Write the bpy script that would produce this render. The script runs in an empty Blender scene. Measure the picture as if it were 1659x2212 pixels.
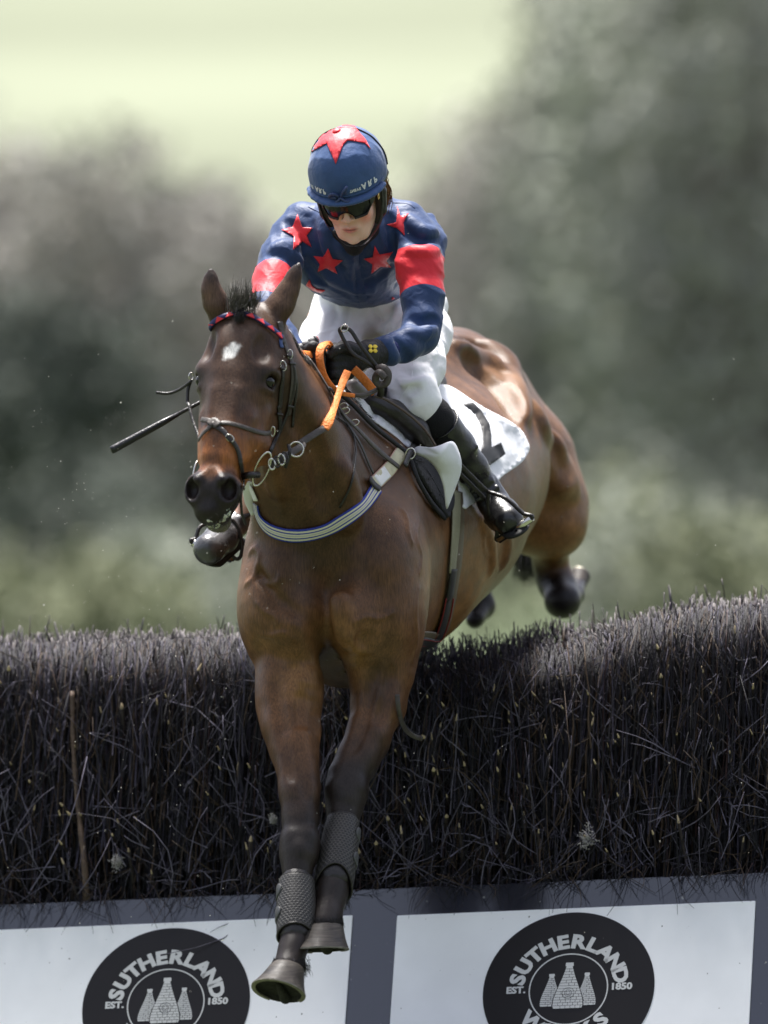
import bpy, bmesh, math, random
import numpy as np
from mathutils import Vector, Matrix
from mathutils.bvhtree import BVHTree
random.seed(7); RNG = np.random.default_rng(7)
S = bpy.context.scene
COL = S.collection
R = math.radians
# ------------------------------------------------------------------ camera
D0, SC, ZC = 22.0, 790.0, 1.55
cd = bpy.data.cameras.new('camera'); cam = bpy.data.objects.new('camera', cd); COL.objects.link(cam)
cam.location = (0, -D0, ZC); cam.rotation_euler = (R(90), 0, 0)
cd.sensor_fit = 'HORIZONTAL'; cd.sensor_width = 36; cd.lens = 36 * D0 / (1659 / SC)
cd.clip_start = 1; cd.clip_end = 2000
cd.dof.use_dof = True; cd.dof.focus_distance = D0 + 0.08; cd.dof.aperture_fstop = 2.9
S.camera = cam
S.render.resolution_x = 768; S.render.resolution_y = 1024
# ------------------------------------------------------------------ world, sun, exposure
SUN_EL, SUN_AZ = 73.0, -18.0      # veiled sun high behind the horse, a little to the left
w = bpy.data.worlds.new("World"); S.world = w; w.use_nodes = True
nt = w.node_tree; nt.nodes.clear()
sky = nt.nodes.new('ShaderNodeTexSky'); sky.sky_type = 'NISHITA'; sky.sun_disc = False
sky.sun_elevation = R(SUN_EL); sky.sun_rotation = R(SUN_AZ)
sky.air_density = 1.0; sky.dust_density = 3.0; sky.ozone_density = 1.0
hs = nt.nodes.new('ShaderNodeHueSaturation'); hs.inputs['Saturation'].default_value = 0.55
tint = nt.nodes.new('ShaderNodeMixRGB'); tint.blend_type = 'MULTIPLY'; tint.inputs[0].default_value = 1
tint.inputs[2].default_value = (1.0, .975, 1.01, 1)
bg = nt.nodes.new('ShaderNodeBackground'); bg.inputs[1].default_value = 0.092
wo = nt.nodes.new('ShaderNodeOutputWorld')
nt.links.new(sky.outputs[0], hs.inputs['Color']); nt.links.new(hs.outputs[0], tint.inputs[1])
nt.links.new(tint.outputs[0], bg.inputs[0]); nt.links.new(bg.outputs[0], wo.inputs[0])
sl = bpy.data.lights.new('sun', 'SUN'); sl.energy = 4.8; sl.angle = R(14); sl.color = (1, 0.97, 0.92)
so = bpy.data.objects.new('sun', sl); COL.objects.link(so)
sd = Vector((math.sin(R(SUN_AZ)) * math.cos(R(SUN_EL)), math.cos(R(SUN_AZ)) * math.cos(R(SUN_EL)), math.sin(R(SUN_EL))))
so.rotation_euler = sd.to_track_quat('Z', 'Y').to_euler(); so.location = (5, 5, 30)
S.view_settings.view_transform = 'Standard'; S.view_settings.look = 'None'
S.view_settings.exposure = 1.42; S.view_settings.gamma = 1
# ------------------------------------------------------------------ measuring helpers
def W(u, v, d=0.0):
    k = (D0 + d) / D0 / SC
    return np.array([(u - 829.5) * k, d, ZC - (v - 1106) * k])
def px(r, d=0.0): return r * (D0 + d) / D0 / SC
def unit(v):
    v = np.asarray(v, float); return v / (np.linalg.norm(v) + 1e-12)
# ------------------------------------------------------------------ naming helpers
def tag(o, label=None, cat=None, group=None, kind=None):
    if label: o['label'] = label
    if cat: o['category'] = cat
    if group: o['group'] = group
    if kind: o['kind'] = kind
    return o
def empty(name, loc, label, cat, group=None):
    o = bpy.data.objects.new(name, None); COL.objects.link(o); o.location = loc
    o.empty_display_size = 0.1
    return tag(o, label, cat, group)
def link_mesh(name, me, mat, parent=None):
    o = bpy.data.objects.new(name, me); COL.objects.link(o)
    if mat is not None and not me.materials:
        for m in (mat if isinstance(mat, (list, tuple)) else [mat]): me.materials.append(m)
    if parent is not None:
        o.parent = parent; q = parent; wl = Vector((0, 0, 0))
        while q is not None: wl += Vector(q.location); q = q.parent
        o.location = -wl
    return o
def np_mesh(name, V, F, smooth=True, mats=None):
    """V (n,3), F (m,k) int array or list of arrays"""
    me = bpy.data.meshes.new(name)
    V = np.asarray(V, np.float32)
    Fl = F if isinstance(F, list) else [F]
    Fl = [np.asarray(f, np.int32) for f in Fl if len(f)]
    me.vertices.add(len(V)); me.vertices.foreach_set('co', V.ravel())
    nl = sum(f.size for f in Fl); npoly = sum(len(f) for f in Fl)
    me.loops.add(nl); me.polygons.add(npoly)
    me.loops.foreach_set('vertex_index', np.concatenate([f.ravel() for f in Fl]))
    tot = np.concatenate([np.full(len(f), f.shape[1], np.int32) for f in Fl])
    st = np.concatenate([[0], np.cumsum(tot)[:-1]]).astype(np.int32)
    me.polygons.foreach_set('loop_start', st)
    me.polygons.foreach_set('loop_total', tot)
    if mats is not None: me.polygons.foreach_set('material_index', np.asarray(mats, np.int32))
    me.polygons.foreach_set('use_smooth', np.full(npoly, smooth))
    me.update(calc_edges=True); me.validate()
    return me
def set_col(me, name, C):
    a = me.color_attributes.new(name, 'FLOAT_COLOR', 'POINT')
    C = np.asarray(C, np.float32)
    if C.shape[1] == 3: C = np.hstack([C, np.ones((len(C), 1), np.float32)])
    a.data.foreach_set('color', C.ravel())
def set_f(me, name, A):
    a = me.attributes.new(name, 'FLOAT', 'POINT'); a.data.foreach_set('value', np.asarray(A, np.float32))
# ------------------------------------------------------------------ signed distance modelling
class Sdf:
    def __init__(s, k=0.03): s.P = []; s.k = k; s.post = None
    def cap(s, a, b, ra, rb, k=None, sub=False, flat=None):
        """flat=(axis, factor) makes the section thinner along axis"""
        s.P.append(('c', np.asarray(a, float), np.asarray(b, float), ra, rb, s.k if k is None else k, sub, flat)); return s
    def ell(s, c, r, rot=None, k=None, sub=False):
        s.P.append(('e', np.asarray(c, float), np.asarray(r, float), np.eye(3) if rot is None else np.asarray(rot, float), None, s.k if k is None else k, sub, None)); return s
    def chain(s, pts, k=None, kj=None, flat=None, sub=False):
        """pts of (u,v,d,rpx)"""
        for a, b in zip(pts[:-1], pts[1:]):
            s.cap(W(*a[:3]), W(*b[:3]), px(a[3], a[2]), px(b[3], b[2]), k, sub, flat)
        return s
    def bounds(s, m=0.05):
        lo = np.full(3, 1e9); hi = -lo
        for p in s.P:
            if p[6]: continue
            l, h = s._bb(p); lo = np.minimum(lo, l); hi = np.maximum(hi, h)
        return lo - m, hi + m
    def _bb(s, p):
        if p[0] == 'c':
            r = max(p[3], p[4])
            return np.minimum(p[1], p[2]) - r, np.maximum(p[1], p[2]) + r
        e = np.sqrt(((p[3].T * p[2]) ** 2).sum(1)); return p[1] - e, p[1] + e
    def __call__(s, X):
        out = np.full(len(X), 0.5)
        for p in s.P:
            k = p[5]; m = k + 0.07
            l, h = s._bb(p); l = l - m; h = h + m
            idx = np.nonzero(((X > l) & (X < h)).all(1))[0]
            if not len(idx): continue
            Q = X[idx] - p[1]
            if p[0] == 'c':
                ab = p[2] - p[1]
                sc = 1.0
                if p[7] is not None:
                    n, f = unit(p[7][0]), p[7][1]
                    Q = Q + np.outer(Q @ n, n) * (1 / f - 1); ab = ab + (ab @ n) * (1 / f - 1) * n; sc = (1 + f) / 2
                t = np.clip(Q @ ab / max(ab @ ab, 1e-9), 0, 1)
                d = (np.linalg.norm(Q - t[:, None] * ab, axis=1) - (p[3] + (p[4] - p[3]) * t)) * sc
            else:
                L = Q @ p[3].T
                k0 = np.linalg.norm(L / p[2], axis=1); k1 = np.linalg.norm(L / (p[2] ** 2), axis=1)
                d = k0 * (k0 - 1) / np.maximum(k1, 1e-6)
            a = out[idx]
            if p[6]:
                d = -d
                hh = np.maximum(k - np.abs(a - d), 0) / max(k, 1e-6)
                out[idx] = np.maximum(a, d) + hh * hh * k * 0.25
            else:
                hh = np.maximum(k - np.abs(a - d), 0) / max(k, 1e-6)
                out[idx] = np.minimum(a, d) - hh * hh * k * 0.25
        if s.post: out = s.post(X, out)
        return out
def polygonize(f, h, lo=None, hi=None, cf=4):
    if lo is None: lo, hi = f.bounds()
    n = np.ceil((hi - lo) / (h * cf)).astype(int) + 1      # coarse cells
    H = h * cf
    ci, cj, ck = np.meshgrid(*[np.arange(q) for q in n], indexing='ij')
    cc = np.stack([ci.ravel(), cj.ravel(), ck.ravel()], 1)
    d = np.concatenate([f(lo + (c + 0.5) * H) for c in np.array_split(cc, max(1, len(cc) // 400000))])
    act = cc[np.abs(d) < H * 1.25]
    N = n * cf + 1
    mask = np.zeros(N, bool)
    o = np.arange(cf + 1)
    oi, oj, ok = [q.ravel() for q in np.meshgrid(o, o, o, indexing='ij')]
    base = act * cf
    for a, b, c in zip(oi, oj, ok): mask[base[:, 0] + a, base[:, 1] + b, base[:, 2] + c] = True
    pts = np.argwhere(mask)
    val = np.concatenate([f(lo + p * h) for p in np.array_split(pts, max(1, len(pts) // 400000))]).astype(np.float32)
    G = np.full(N, np.nan, np.float32); G[mask] = val
    # active cells: all corners valid
    oi, oj, ok = [q.ravel() for q in np.meshgrid(o[:cf], o[:cf], o[:cf], indexing='ij')]
    cells = (base[:, None, :] + np.stack([oi, oj, ok], 1)[None]).reshape(-1, 3)
    cor = np.array([[a, b, c] for a in (0, 1) for b in (0, 1) for c in (0, 1)])
    cv = np.stack([G[cells[:, 0] + a, cells[:, 1] + b, cells[:, 2] + c] for a, b, c in cor], 1)
    neg = cv < 0; mix = neg.any(1) & ~neg.all(1)
    cells = cells[mix]; cv = cv[mix]
    acc = np.zeros((len(cells), 3)); cnt = np.zeros(len(cells))
    for i in range(8):
        for j in range(i + 1, 8):
            if np.abs(cor[i] - cor[j]).sum() != 1: continue
            a, b = cv[:, i], cv[:, j]; x = (a < 0) != (b < 0)
            t = np.where(x, a / np.where(x, a - b, 1), 0)
            pt = cor[i] + t[:, None] * (cor[j] - cor[i])
            acc += np.where(x[:, None], pt, 0); cnt += x
    V = lo + (cells + acc / cnt[:, None]) * h
    ID = np.full(N, -1, np.int32); ID[cells[:, 0], cells[:, 1], cells[:, 2]] = np.arange(len(cells))
    quads = []
    for ax in range(3):
        b1, b2 = (ax + 1) % 3, (ax + 2) % 3
        e = np.zeros(3, int); e[ax] = 1
        q0 = cells; q1 = cells + e
        a = G[q0[:, 0], q0[:, 1], q0[:, 2]]; b = G[q1[:, 0], q1[:, 1], q1[:, 2]]
        x = (a < 0) != (b < 0); c = cells[x]; inside = (a < 0)[x]
        def cid(s1, s2):
            q = c.copy(); q[:, b1] -= s1; q[:, b2] -= s2
            ok = (q >= 0).all(1); q = np.maximum(q, 0)
            return np.where(ok, ID[q[:, 0], q[:, 1], q[:, 2]], -1)
        Q = np.stack([cid(1, 1), cid(0, 1), cid(0, 0), cid(1, 0)], 1)
        Q[~inside] = Q[~inside][:, ::-1]
        quads.append(Q[(Q >= 0).all(1)])
    F = np.concatenate(quads)
    return V, F
def smooth_mesh(V, F, it=1, lam=0.5):
    for _ in range(it):
        A = np.zeros_like(V); c = np.zeros(len(V))
        for i in range(4):
            a, b = F[:, i], F[:, (i + 1) % 4]
            for q in range(3): A[:, q] += np.bincount(a, V[b, q], len(V)) + np.bincount(b, V[a, q], len(V))
            c += np.bincount(a, minlength=len(V)) + np.bincount(b, minlength=len(V))
        V = V * (1 - lam) + lam * A / np.maximum(c, 1)[:, None]
    return V
def sdf_obj(name, f, h, mat, parent=None, smooth=1, colf=None, attrs=None):
    V, F = polygonize(f, h)
    if smooth: V = smooth_mesh(V, F, smooth)
    me = np_mesh(name, V, F)
    if colf is not None: set_col(me, 'Col', colf(V))
    if attrs:
        for n, g in attrs.items(): set_f(me, n, g(V))
    o = link_mesh(name, me, mat, parent)
    o['_vf'] = 0; del o['_vf']
    BV[name] = (V, F)
    return o
BV = {}
class Caster:
    """ray and nearest queries on the union of finished surfaces"""
    def __init__(s, *vf):
        s.t = [BVHTree.FromPolygons([tuple(p) for p in V.tolist()], F.tolist()) for V, F in vf]
    def ray(s, u, v, guess=None):
        o = Vector((0, -D0, ZC)); d = (Vector(W(u, v, 0)) - o).normalized(); best = None
        for t in s.t:
            h = t.ray_cast(o, d)
            if h[0] is not None and (best is None or h[3] < best[3]): best = h
        if best: return np.array(best[0]), unit(best[1])
        return s.near(W(u, v, 0.3 if guess is None else guess))
    def hit(s, u, v):
        o = Vector((0, -D0, ZC)); d = (Vector(W(u, v, 0)) - o).normalized()
        return any(t.ray_cast(o, d)[0] is not None for t in s.t)
    def near(s, p):
        best = None
        for t in s.t:
            h = t.find_nearest(Vector(p))
            if h[0] is not None and (best is None or h[3] < best[3]): best = h
        return np.array(best[0]), unit(best[1])
# ------------------------------------------------------------------ tubes, ribbons
def spline(P, n=8):
    P = np.asarray(P, float)
    if len(P) < 3:
        t = np.linspace(0, 1, n + 1)[:, None]; return P[0] * (1 - t) + P[1] * t
    Q = np.vstack([2 * P[0] - P[1], P, 2 * P[-1] - P[-2]]); out = []
    for i in range(len(P) - 1):
        a, b, c, d = Q[i:i + 4]
        for t in np.linspace(0, 1, n, endpoint=False):
            out.append(0.5 * ((2 * b) + (-a + c) * t + (2 * a - 5 * b + 4 * c - d) * t * t + (-a + 3 * b - 3 * c + d) * t ** 3))
    out.append(P[-1]); return np.array(out)
def tube_vf(P, rad, ns=8, closed=False, cap=True):
    P = np.asarray(P, float); n = len(P)
    rad = np.broadcast_to(rad, n)
    T = np.gradient(P, axis=0) if not closed else np.roll(P, -1, 0) - np.roll(P, 1, 0)
    T /= np.linalg.norm(T, axis=1)[:, None] + 1e-12
    ref = np.array([0, 0, 1.]) if abs(T[0][2]) < .9 else np.array([1., 0, 0])
    N = np.zeros_like(P); nv = unit(np.cross(T[0], ref))
    for i in range(n):
        nv = nv - (nv @ T[i]) * T[i]; nv = unit(nv); N[i] = nv
    B = np.cross(T, N)
    a = np.linspace(0, 2 * np.pi, ns, endpoint=False)
    V = (P[:, None] + rad[:, None, None] * (np.cos(a)[None, :, None] * N[:, None] + np.sin(a)[None, :, None] * B[:, None])).reshape(-1, 3)
    F = []
    m = n if closed else n - 1
    for i in range(m):
        j = (i + 1) % n
        for q in range(ns):
            F.append((i * ns + q, i * ns + (q + 1) % ns, j * ns + (q + 1) % ns, j * ns + q))
    F = np.array(F)
    if cap and not closed:
        V = np.vstack([V, P[0], P[-1]]); c0, c1 = len(V) - 2, len(V) - 1
        e = [(c0, (q + 1) % ns, q, q) for q in range(ns)]
        T3 = np.array([(c0, (q + 1) % ns, q) for q in range(ns)] + [(c1, (n - 1) * ns + q, (n - 1) * ns + (q + 1) % ns) for q in range(ns)])
        return V, [F, T3]
    return V, [F]
def tube(name, P, rad, mat, parent=None, ns=8, closed=False, sm=True):
    V, F = tube_vf(P, rad, ns, closed); return link_mesh(name, np_mesh(name, V, F, sm), mat, parent)
def strap_vf(P, N, width, th):
    """P path, N surface normals, rectangular section, with across coordinate"""
    P = np.asarray(P, float); n = len(P); width = np.broadcast_to(width, n)
    T = np.gradient(P, axis=0); T /= np.linalg.norm(T, axis=1)[:, None] + 1e-12
    N = N - (N * T).sum(1)[:, None] * T; N /= np.linalg.norm(N, axis=1)[:, None] + 1e-12
    B = np.cross(T, N)
    prof = [(-.5, 0), (-.5, .6), (-.42, 1), (0, 1.12), (.42, 1), (.5, .6), (.5, 0), (0, 0)]; ns = len(prof)
    V = np.stack([P + B * (x * width)[:, None] + N * (y * th) for x, y in prof], 1).reshape(-1, 3)
    A = np.tile([x + .5 for x, y in prof], n)
    F = [(i * ns + q, i * ns + (q + 1) % ns, (i + 1) * ns + (q + 1) % ns, (i + 1) * ns + q) for i in range(n - 1) for q in range(ns)]
    e0 = [tuple(range(ns))[::-1]]; e1 = [tuple((n - 1) * ns + q for q in range(ns))]
    L = np.concatenate([[0], np.cumsum(np.linalg.norm(np.diff(P, axis=0), axis=1))])
    return V, [np.array(F), np.array(e0), np.array(e1)], A, np.repeat(L, ns)
def strap(name, P, N, width, th, mat, parent=None):
    V, F, A, L = strap_vf(P, N, width, th); me = np_mesh(name, V, F)
    set_f(me, 'across', A); set_f(me, 'along', L)
    return link_mesh(name, me, mat, parent)
def drape(caster, pts, off=0.003, n=8, guess=None, sm=2):
    """pts (u,v) on the visible side -> path on the surface, normals smoothed"""
    Q = spline(np.array(pts, float), n)
    P, N = [], []
    for q in Q:
        g = guess if guess is not None else (q[2] if len(q) > 2 else None)
        p, nn = caster.ray(q[0], q[1], g); P.append(p); N.append(nn)
    P = np.array(P); N = np.array(N)
    for _ in range(sm):
        N[1:-1] = (N[:-2] + N[1:-1] * 2 + N[2:]) / 4; P[1:-1] = (P[:-2] + P[1:-1] * 2 + P[2:]) / 4
    N /= np.linalg.norm(N, axis=1)[:, None]
    return P + N * off, N
def join_vf(L):
    V = []; F3 = []; F4 = []; FN = {}; o = 0
    for v, fl in L:
        V.append(v)
        for f in (fl if isinstance(fl, list) else [fl]):
            f = np.asarray(f)
            if f.size: FN.setdefault(f.shape[1], []).append(f + o)
        o += len(v)
    return np.vstack(V), [np.vstack(x) for x in FN.values()]
def box_vf(c, s, rot=None):
    q = np.array([[a, b, d] for a in (-.5, .5) for b in (-.5, .5) for d in (-.5, .5)]) * np.asarray(s)
    if rot is not None: q = q @ np.asarray(rot)
    F = np.array([(0, 1, 3, 2), (4, 6, 7, 5), (0, 4, 5, 1), (2, 3, 7, 6), (0, 2, 6, 4), (1, 5, 7, 3)])
    return q + c, F
# ------------------------------------------------------------------ materials
def nd(t, typ, **kw):
    n = t.nodes.new(typ)
    for k, v in kw.items(): setattr(n, k, v)
    return n
def mat(name, col=(.5, .5, .5), rough=.5, spec=.5, metal=0, var=.12, vscale=8, bump=.0, bscale=120, bstretch=(1, 1, 1), sheen=0, coat=0, attr=None, rvar=0.0, sss=0, grain=0, gscale=260, gstretch=(1, 1, .12)):
    m = bpy.data.materials.new(name); m.use_nodes = True; t = m.node_tree; b = t.nodes['Principled BSDF']
    L = t.links
    tc = nd(t, 'ShaderNodeTexCoord'); nz = nd(t, 'ShaderNodeTexNoise'); nz.inputs['Scale'].default_value = vscale; nz.inputs['Detail'].default_value = 6
    L.new(tc.outputs['Object'], nz.inputs['Vector'])
    mr = nd(t, 'ShaderNodeMapRange'); mr.inputs[1].default_value = .3; mr.inputs[2].default_value = .7
    mr.inputs[3].default_value = 1 - var; mr.inputs[4].default_value = 1 + var; L.new(nz.outputs[0], mr.inputs[0])
    mx = nd(t, 'ShaderNodeVectorMath', operation='SCALE')
    if attr:
        at = nd(t, 'ShaderNodeAttribute', attribute_name=attr); L.new(at.outputs['Color'], mx.inputs[0])
    else:
        mx.inputs[0].default_value = col
    if grain:      # fine hair streaks and a coarser mottling
        gm = nd(t, 'ShaderNodeMapping'); gm.inputs['Scale'].default_value = gstretch; L.new(tc.outputs['Object'], gm.inputs[0])
        gn = nd(t, 'ShaderNodeTexNoise'); gn.inputs['Scale'].default_value = gscale; gn.inputs['Detail'].default_value = 3; gn.inputs['Distortion'].default_value = .6; L.new(gm.outputs[0], gn.inputs['Vector'])
        gr = nd(t, 'ShaderNodeMapRange'); gr.inputs[1].default_value = .32; gr.inputs[2].default_value = .68; gr.inputs[3].default_value = 1 - grain; gr.inputs[4].default_value = 1 + grain; L.new(gn.outputs[0], gr.inputs[0])
        mm = nd(t, 'ShaderNodeMath', operation='MULTIPLY'); L.new(mr.outputs[0], mm.inputs[0]); L.new(gr.outputs[0], mm.inputs[1]); mr = mm
    L.new(mr.outputs[0], mx.inputs['Scale']); L.new(mx.outputs[0], b.inputs['Base Color'])
    b.inputs['Roughness'].default_value = rough; b.inputs['Specular IOR Level'].default_value = spec
    b.inputs['Metallic'].default_value = metal
    if sheen: b.inputs['Sheen Weight'].default_value = sheen; b.inputs['Sheen Roughness'].default_value = .4
    if coat: b.inputs['Coat Weight'].default_value = coat; b.inputs['Coat Roughness'].default_value = .15
    if sss:
        b.inputs['Subsurface Weight'].default_value = sss; b.inputs['Subsurface Radius'].default_value = (.012, .005, .003); b.inputs['Subsurface Scale'].default_value = 1
    if rvar:
        m2 = nd(t, 'ShaderNodeMapRange'); m2.inputs[1].default_value = .3; m2.inputs[2].default_value = .7
        m2.inputs[3].default_value = rough - rvar; m2.inputs[4].default_value = rough + rvar
        L.new(nz.outputs[0], m2.inputs[0]); L.new(m2.outputs[0], b.inputs['Roughness'])
    if bump:
        mp = nd(t, 'ShaderNodeMapping'); mp.inputs['Scale'].default_value = bstretch; L.new(tc.outputs['Object'], mp.inputs[0])
        n2 = nd(t, 'ShaderNodeTexNoise'); n2.inputs['Scale'].default_value = bscale; n2.inputs['Detail'].default_value = 3
        L.new(mp.outputs[0], n2.inputs['Vector'])
        bp = nd(t, 'ShaderNodeBump'); bp.inputs['Strength'].default_value = bump; bp.inputs['Distance'].default_value = .01
        L.new(n2.outputs[0], bp.inputs['Height']); L.new(bp.outputs[0], b.inputs['Normal'])
    return m
# ================================================================== HORSE
HP0 = W(512, 664, -.38); HP1 = W(441, 1110, -.60)
HL = unit(HP1 - HP0)                                   # down the nose
ha = R(18); HF = np.array([-math.sin(ha), -math.cos(ha), 0.]); HF = unit(HF - (HF @ HL) * HL)   # out of the forehead
HR = unit(np.cross(HF, HL)) ; HR = HR if HR[0] > 0 else -HR                                     # to the viewer's right
HS = np.linalg.norm(HP1 - HP0) / .60
def H(x, y, z): return HP0 + (HR * x + HL * y + HF * z) * HS
HROT = np.stack([HR, HL, HF])
hs_ = Sdf(k=.05)
# --- barrel, rump
AX = unit(W(1060, 930, 1.9) - W(715, 1250, .05)); SIDE = unit(np.cross(AX, [0, 0, 1])); UPV = np.cross(SIDE, AX)
BROT = np.stack([SIDE, AX, UPV])
def B(c, r, k=.08, **kw): hs_.ell(W(*c), r, BROT, k=k, **kw)
B((760, 1195, .42), (.255, .42, .375), .05)
B((850, 1130, .80), (.29, .42, .375), .1)
B((925, 1070, 1.12), (.30, .42, .345), .1)
B((985, 1010, 1.45), (.27, .36, .31), .1)
B((1000, 908, 1.72), (.205, .34, .238), .08)
B((1022, 945, 1.95), (.205, .28, .225), .08)
# thigh (horse's left, viewer's right)
hs_.ell(W(1128, 1035, 1.90), (.140, .20, .215), BROT, k=.08)
hs_.chain([(1145, 1000, 1.95, 92), (1183, 1100, 1.9, 76), (1200, 1142, 1.86, 60)], k=.08)
# other thigh
hs_.chain([(985, 950, 2.0, 105), (1000, 1090, 1.95, 85), (1010, 1160, 1.9, 60)], k=.08)
# withers and topline
hs_.chain([(800, 905, .45, 55), (850, 860, .85, 60), (930, 790, 1.35, 62), (975, 775, 1.7, 58)], k=.10)
# --- shoulders and chest
def E(c, r, k=.05, rot=None, **kw): hs_.ell(W(*c), r, rot, k=k, **kw)
E((622, 1255, .13), (.130, .24, .235), .05)
E((812, 1235, .16), (.150, .26, .265), .05)
E((712, 1225, .17), (.15, .20, .20), .05)
E((638, 1345, .0), (.088, .135, .120), .035)      # pectorals
E((774, 1345, -.01), (.082, .13, .115), .05)
E((585, 1330, .05), (.085, .14, .14), .06)
E((845, 1345, .07), (.085, .15, .15), .06)
# --- neck
def N_(pts, k=.06, **kw): hs_.chain(pts, k=k, **kw)
NS = (SIDE, .72)
N_([(552, 735, -.26, 64), (600, 850, -.06, 82), (680, 960, .12, 112), (740, 1050, .25, 150)], .08)
N_([(570, 800, -.30, 78), (615, 920, -.16, 92), (655, 1030, -.02, 110), (690, 1130, .08, 125)], .08)
N_([(551, 705, -.28, 50), (586, 765, -.08, 42), (626, 840, .15, 44), (732, 920, .38, 54)], .05)
# groove on chest middle
hs_.cap(W(676, 1165, -.145), W(690, 1330, -.155), px(17), px(20), k=.045, sub=True)
hs_.cap(W(690, 1330, -.145), W(706, 1410, -.09), px(18), px(26), k=.045, sub=True)
# --- forelegs: horse's right (viewer's left)
hs_.chain([(616, 1400, .06, 66), (621, 1470, .0, 60), (620, 1520, -.05, 56), (621, 1570, -.09, 51), (632, 1620, -.13, 44), (642, 1665, -.17, 38),
           (645, 1710, -.20, 37), (646, 1765, -.23, 35)], k=.035)
hs_.chain([(646, 1765, -.23, 35), (648, 1822, -.26, 41), (645, 1850, -.28, 38), (642, 1880, -.30, 29), (641, 1960, -.36, 24), (637, 2020, -.41, 25),
           (634, 2045, -.43, 29), (628, 2068, -.45, 27), (622, 2088, -.47, 32)], k=.02)
# horse's left (viewer's right)
hs_.chain([(822, 1390, .08, 80), (827, 1455, .04, 62), (815, 1520, .0, 52), (796, 1590, -.04, 44), (772, 1640, -.08, 41), (752, 1680, -.11, 42)], k=.035)
hs_.chain([(752, 1680, -.11, 42), (748, 1712, -.13, 44), (744, 1745, -.15, 37), (741, 1770, -.17, 30), (734, 1830, -.22, 25), (722, 1890, -.27, 27),
           (718, 1920, -.29, 33), (713, 1945, -.31, 31), (706, 1980, -.35, 31), (702, 1998, -.37, 34)], k=.02)
hs_.chain([(858, 1440, .12, 40), (838, 1530, .07, 34), (806, 1610, .0, 26), (782, 1665, -.06, 22)], k=.03)      # rear forearm muscle
hs_.chain([(668, 1480, .0, 30), (668, 1580, -.08, 20), (670, 1700, -.16, 14), (680, 1775, -.2, 10)], k=.03)
# forearm extensor bellies
E((795, 1425, -.0), (.055, .06, .10), .04); E((650, 1470, -.05), (.05, .06, .10), .04); E((592, 1500, -.03), (.04, .06, .11), .04)
hs_.cap(W(735, 1300, -.13), W(745, 1380, -.12), px(24), px(18), k=.04)
# creases around shoulders
hs_.cap(W(760, 1195, -.15), W(722, 1290, -.17), px(7), px(7), k=.05, sub=True)
hs_.cap(W(845, 1270, -.17), W(800, 1390, -.13), px(6), px(6), k=.045, sub=True)
hs_.cap(W(560, 1400, -.08), W(620, 1450, -.13), px(5), px(5), k=.04, sub=True)
hs_.cap(W(620, 1450, -.13), W(668, 1430, -.1), px(4), px(4), k=.04, sub=True)
# flank fold, hip ridges
# belly ripples (ribs)
for i in range(5):
    hs_.chain([(960 + i * 30, 1080 - i * 10, .62 + i * .12, 8), (950 + i * 27, 1220 - i * 18, .66 + i * .12, 8)], k=.06)
# --- hind legs
hs_.chain([(1186, 1165, 1.95, 52), (1190, 1225, 2.02, 34), (1203, 1262, 2.0, 36), (1215, 1298, 1.92, 36)], k=.03)
hs_.chain([(1215, 1298, 1.92, 36), (1238, 1285, 2.1, 22), (1248, 1264, 2.25, 17)], k=.02)
hs_.chain([(1010, 1160, 1.95, 50), (1020, 1260, 2.1, 34), (1042, 1310, 2.1, 24), (1026, 1338, 2.0, 20)], k=.03)
# --- head
def HE(x, y, z, rx, ry, rz, k=.035, **kw): hs_.ell(H(x, y, z), np.array([rx, ry, rz]) * HS, HROT, k=k, **kw)
def HC(a, b, ra, rb, k=.03, **kw): hs_.cap(H(*a), H(*b), ra * HS, rb * HS, k, **kw)
HE(0, .075, -.095, .078, .11, .085)
HE(0, .165, -.085, .100, .12, .075)
for s in (-1, 1):
    HE(s * .088, .160, -.072, .026, .030, .030, .03)
    HE(s * .058, .245, -.165, .034, .125, .095, .05)
    HC((s * .082, .26, -.108), (s * .058, .40, -.088), .013, .009, .022); HC((s * .030, .24, -.022), (s * .022, .42, -.020), .012, .012, .03); HC((s * .062, .30, -.055), (s * .050, .42, -.060), .014, .012, .03, sub=False)
    HE(s * .046, .10, -.10, .045, .08, .08, .04)
HC((0, .19, -.075), (0, .36, -.058), .068, .052)
HC((0, .36, -.058), (0, .50, -.052), .052, .046)
HE(0, .28, -.13, .072, .15, .08, .05)
HC((0, .30, -.175), (0, .50, -.135), .052, .040, .05)
HE(0, .515, -.075, .060, .07, .062, .03)
for s in (-1, 1):
    HE(s * .044, .515, -.038, .036, .046, .036, .02)
    HE(s * .052, .522, -.010, .021, .031, .034, .010, sub=True)
    HC((s * .012, .47, -.016), (s * .035, .50, -.002), .010, .012, .015)
HE(0, .575, -.065, .046, .030, .042, .03)
HE(0, .575, -.112, .036, .030, .034, .012)
HC((-.05, .565, -.088), (.05, .565, -.088), .004, .004, .008, sub=True)
HC((.035, .56, -.088), (.058, .50, -.098), .004, .003, .012, sub=True)
# eye sockets and lids
for s in (-1, 1):
    HE(s * .104, .183, -.074, .016, .022, .023, .008, sub=True)
    HC((s * .094, .158, -.058), (s * .112, .160, -.088), .008, .008, .012)
    HC((s * .088, .210, -.056), (s * .102, .208, -.085), .006, .006, .012)
# temples hollow
for s in (-1, 1): HE(s * .075, .10, -.03, .018, .035, .02, .03, sub=True)
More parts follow.
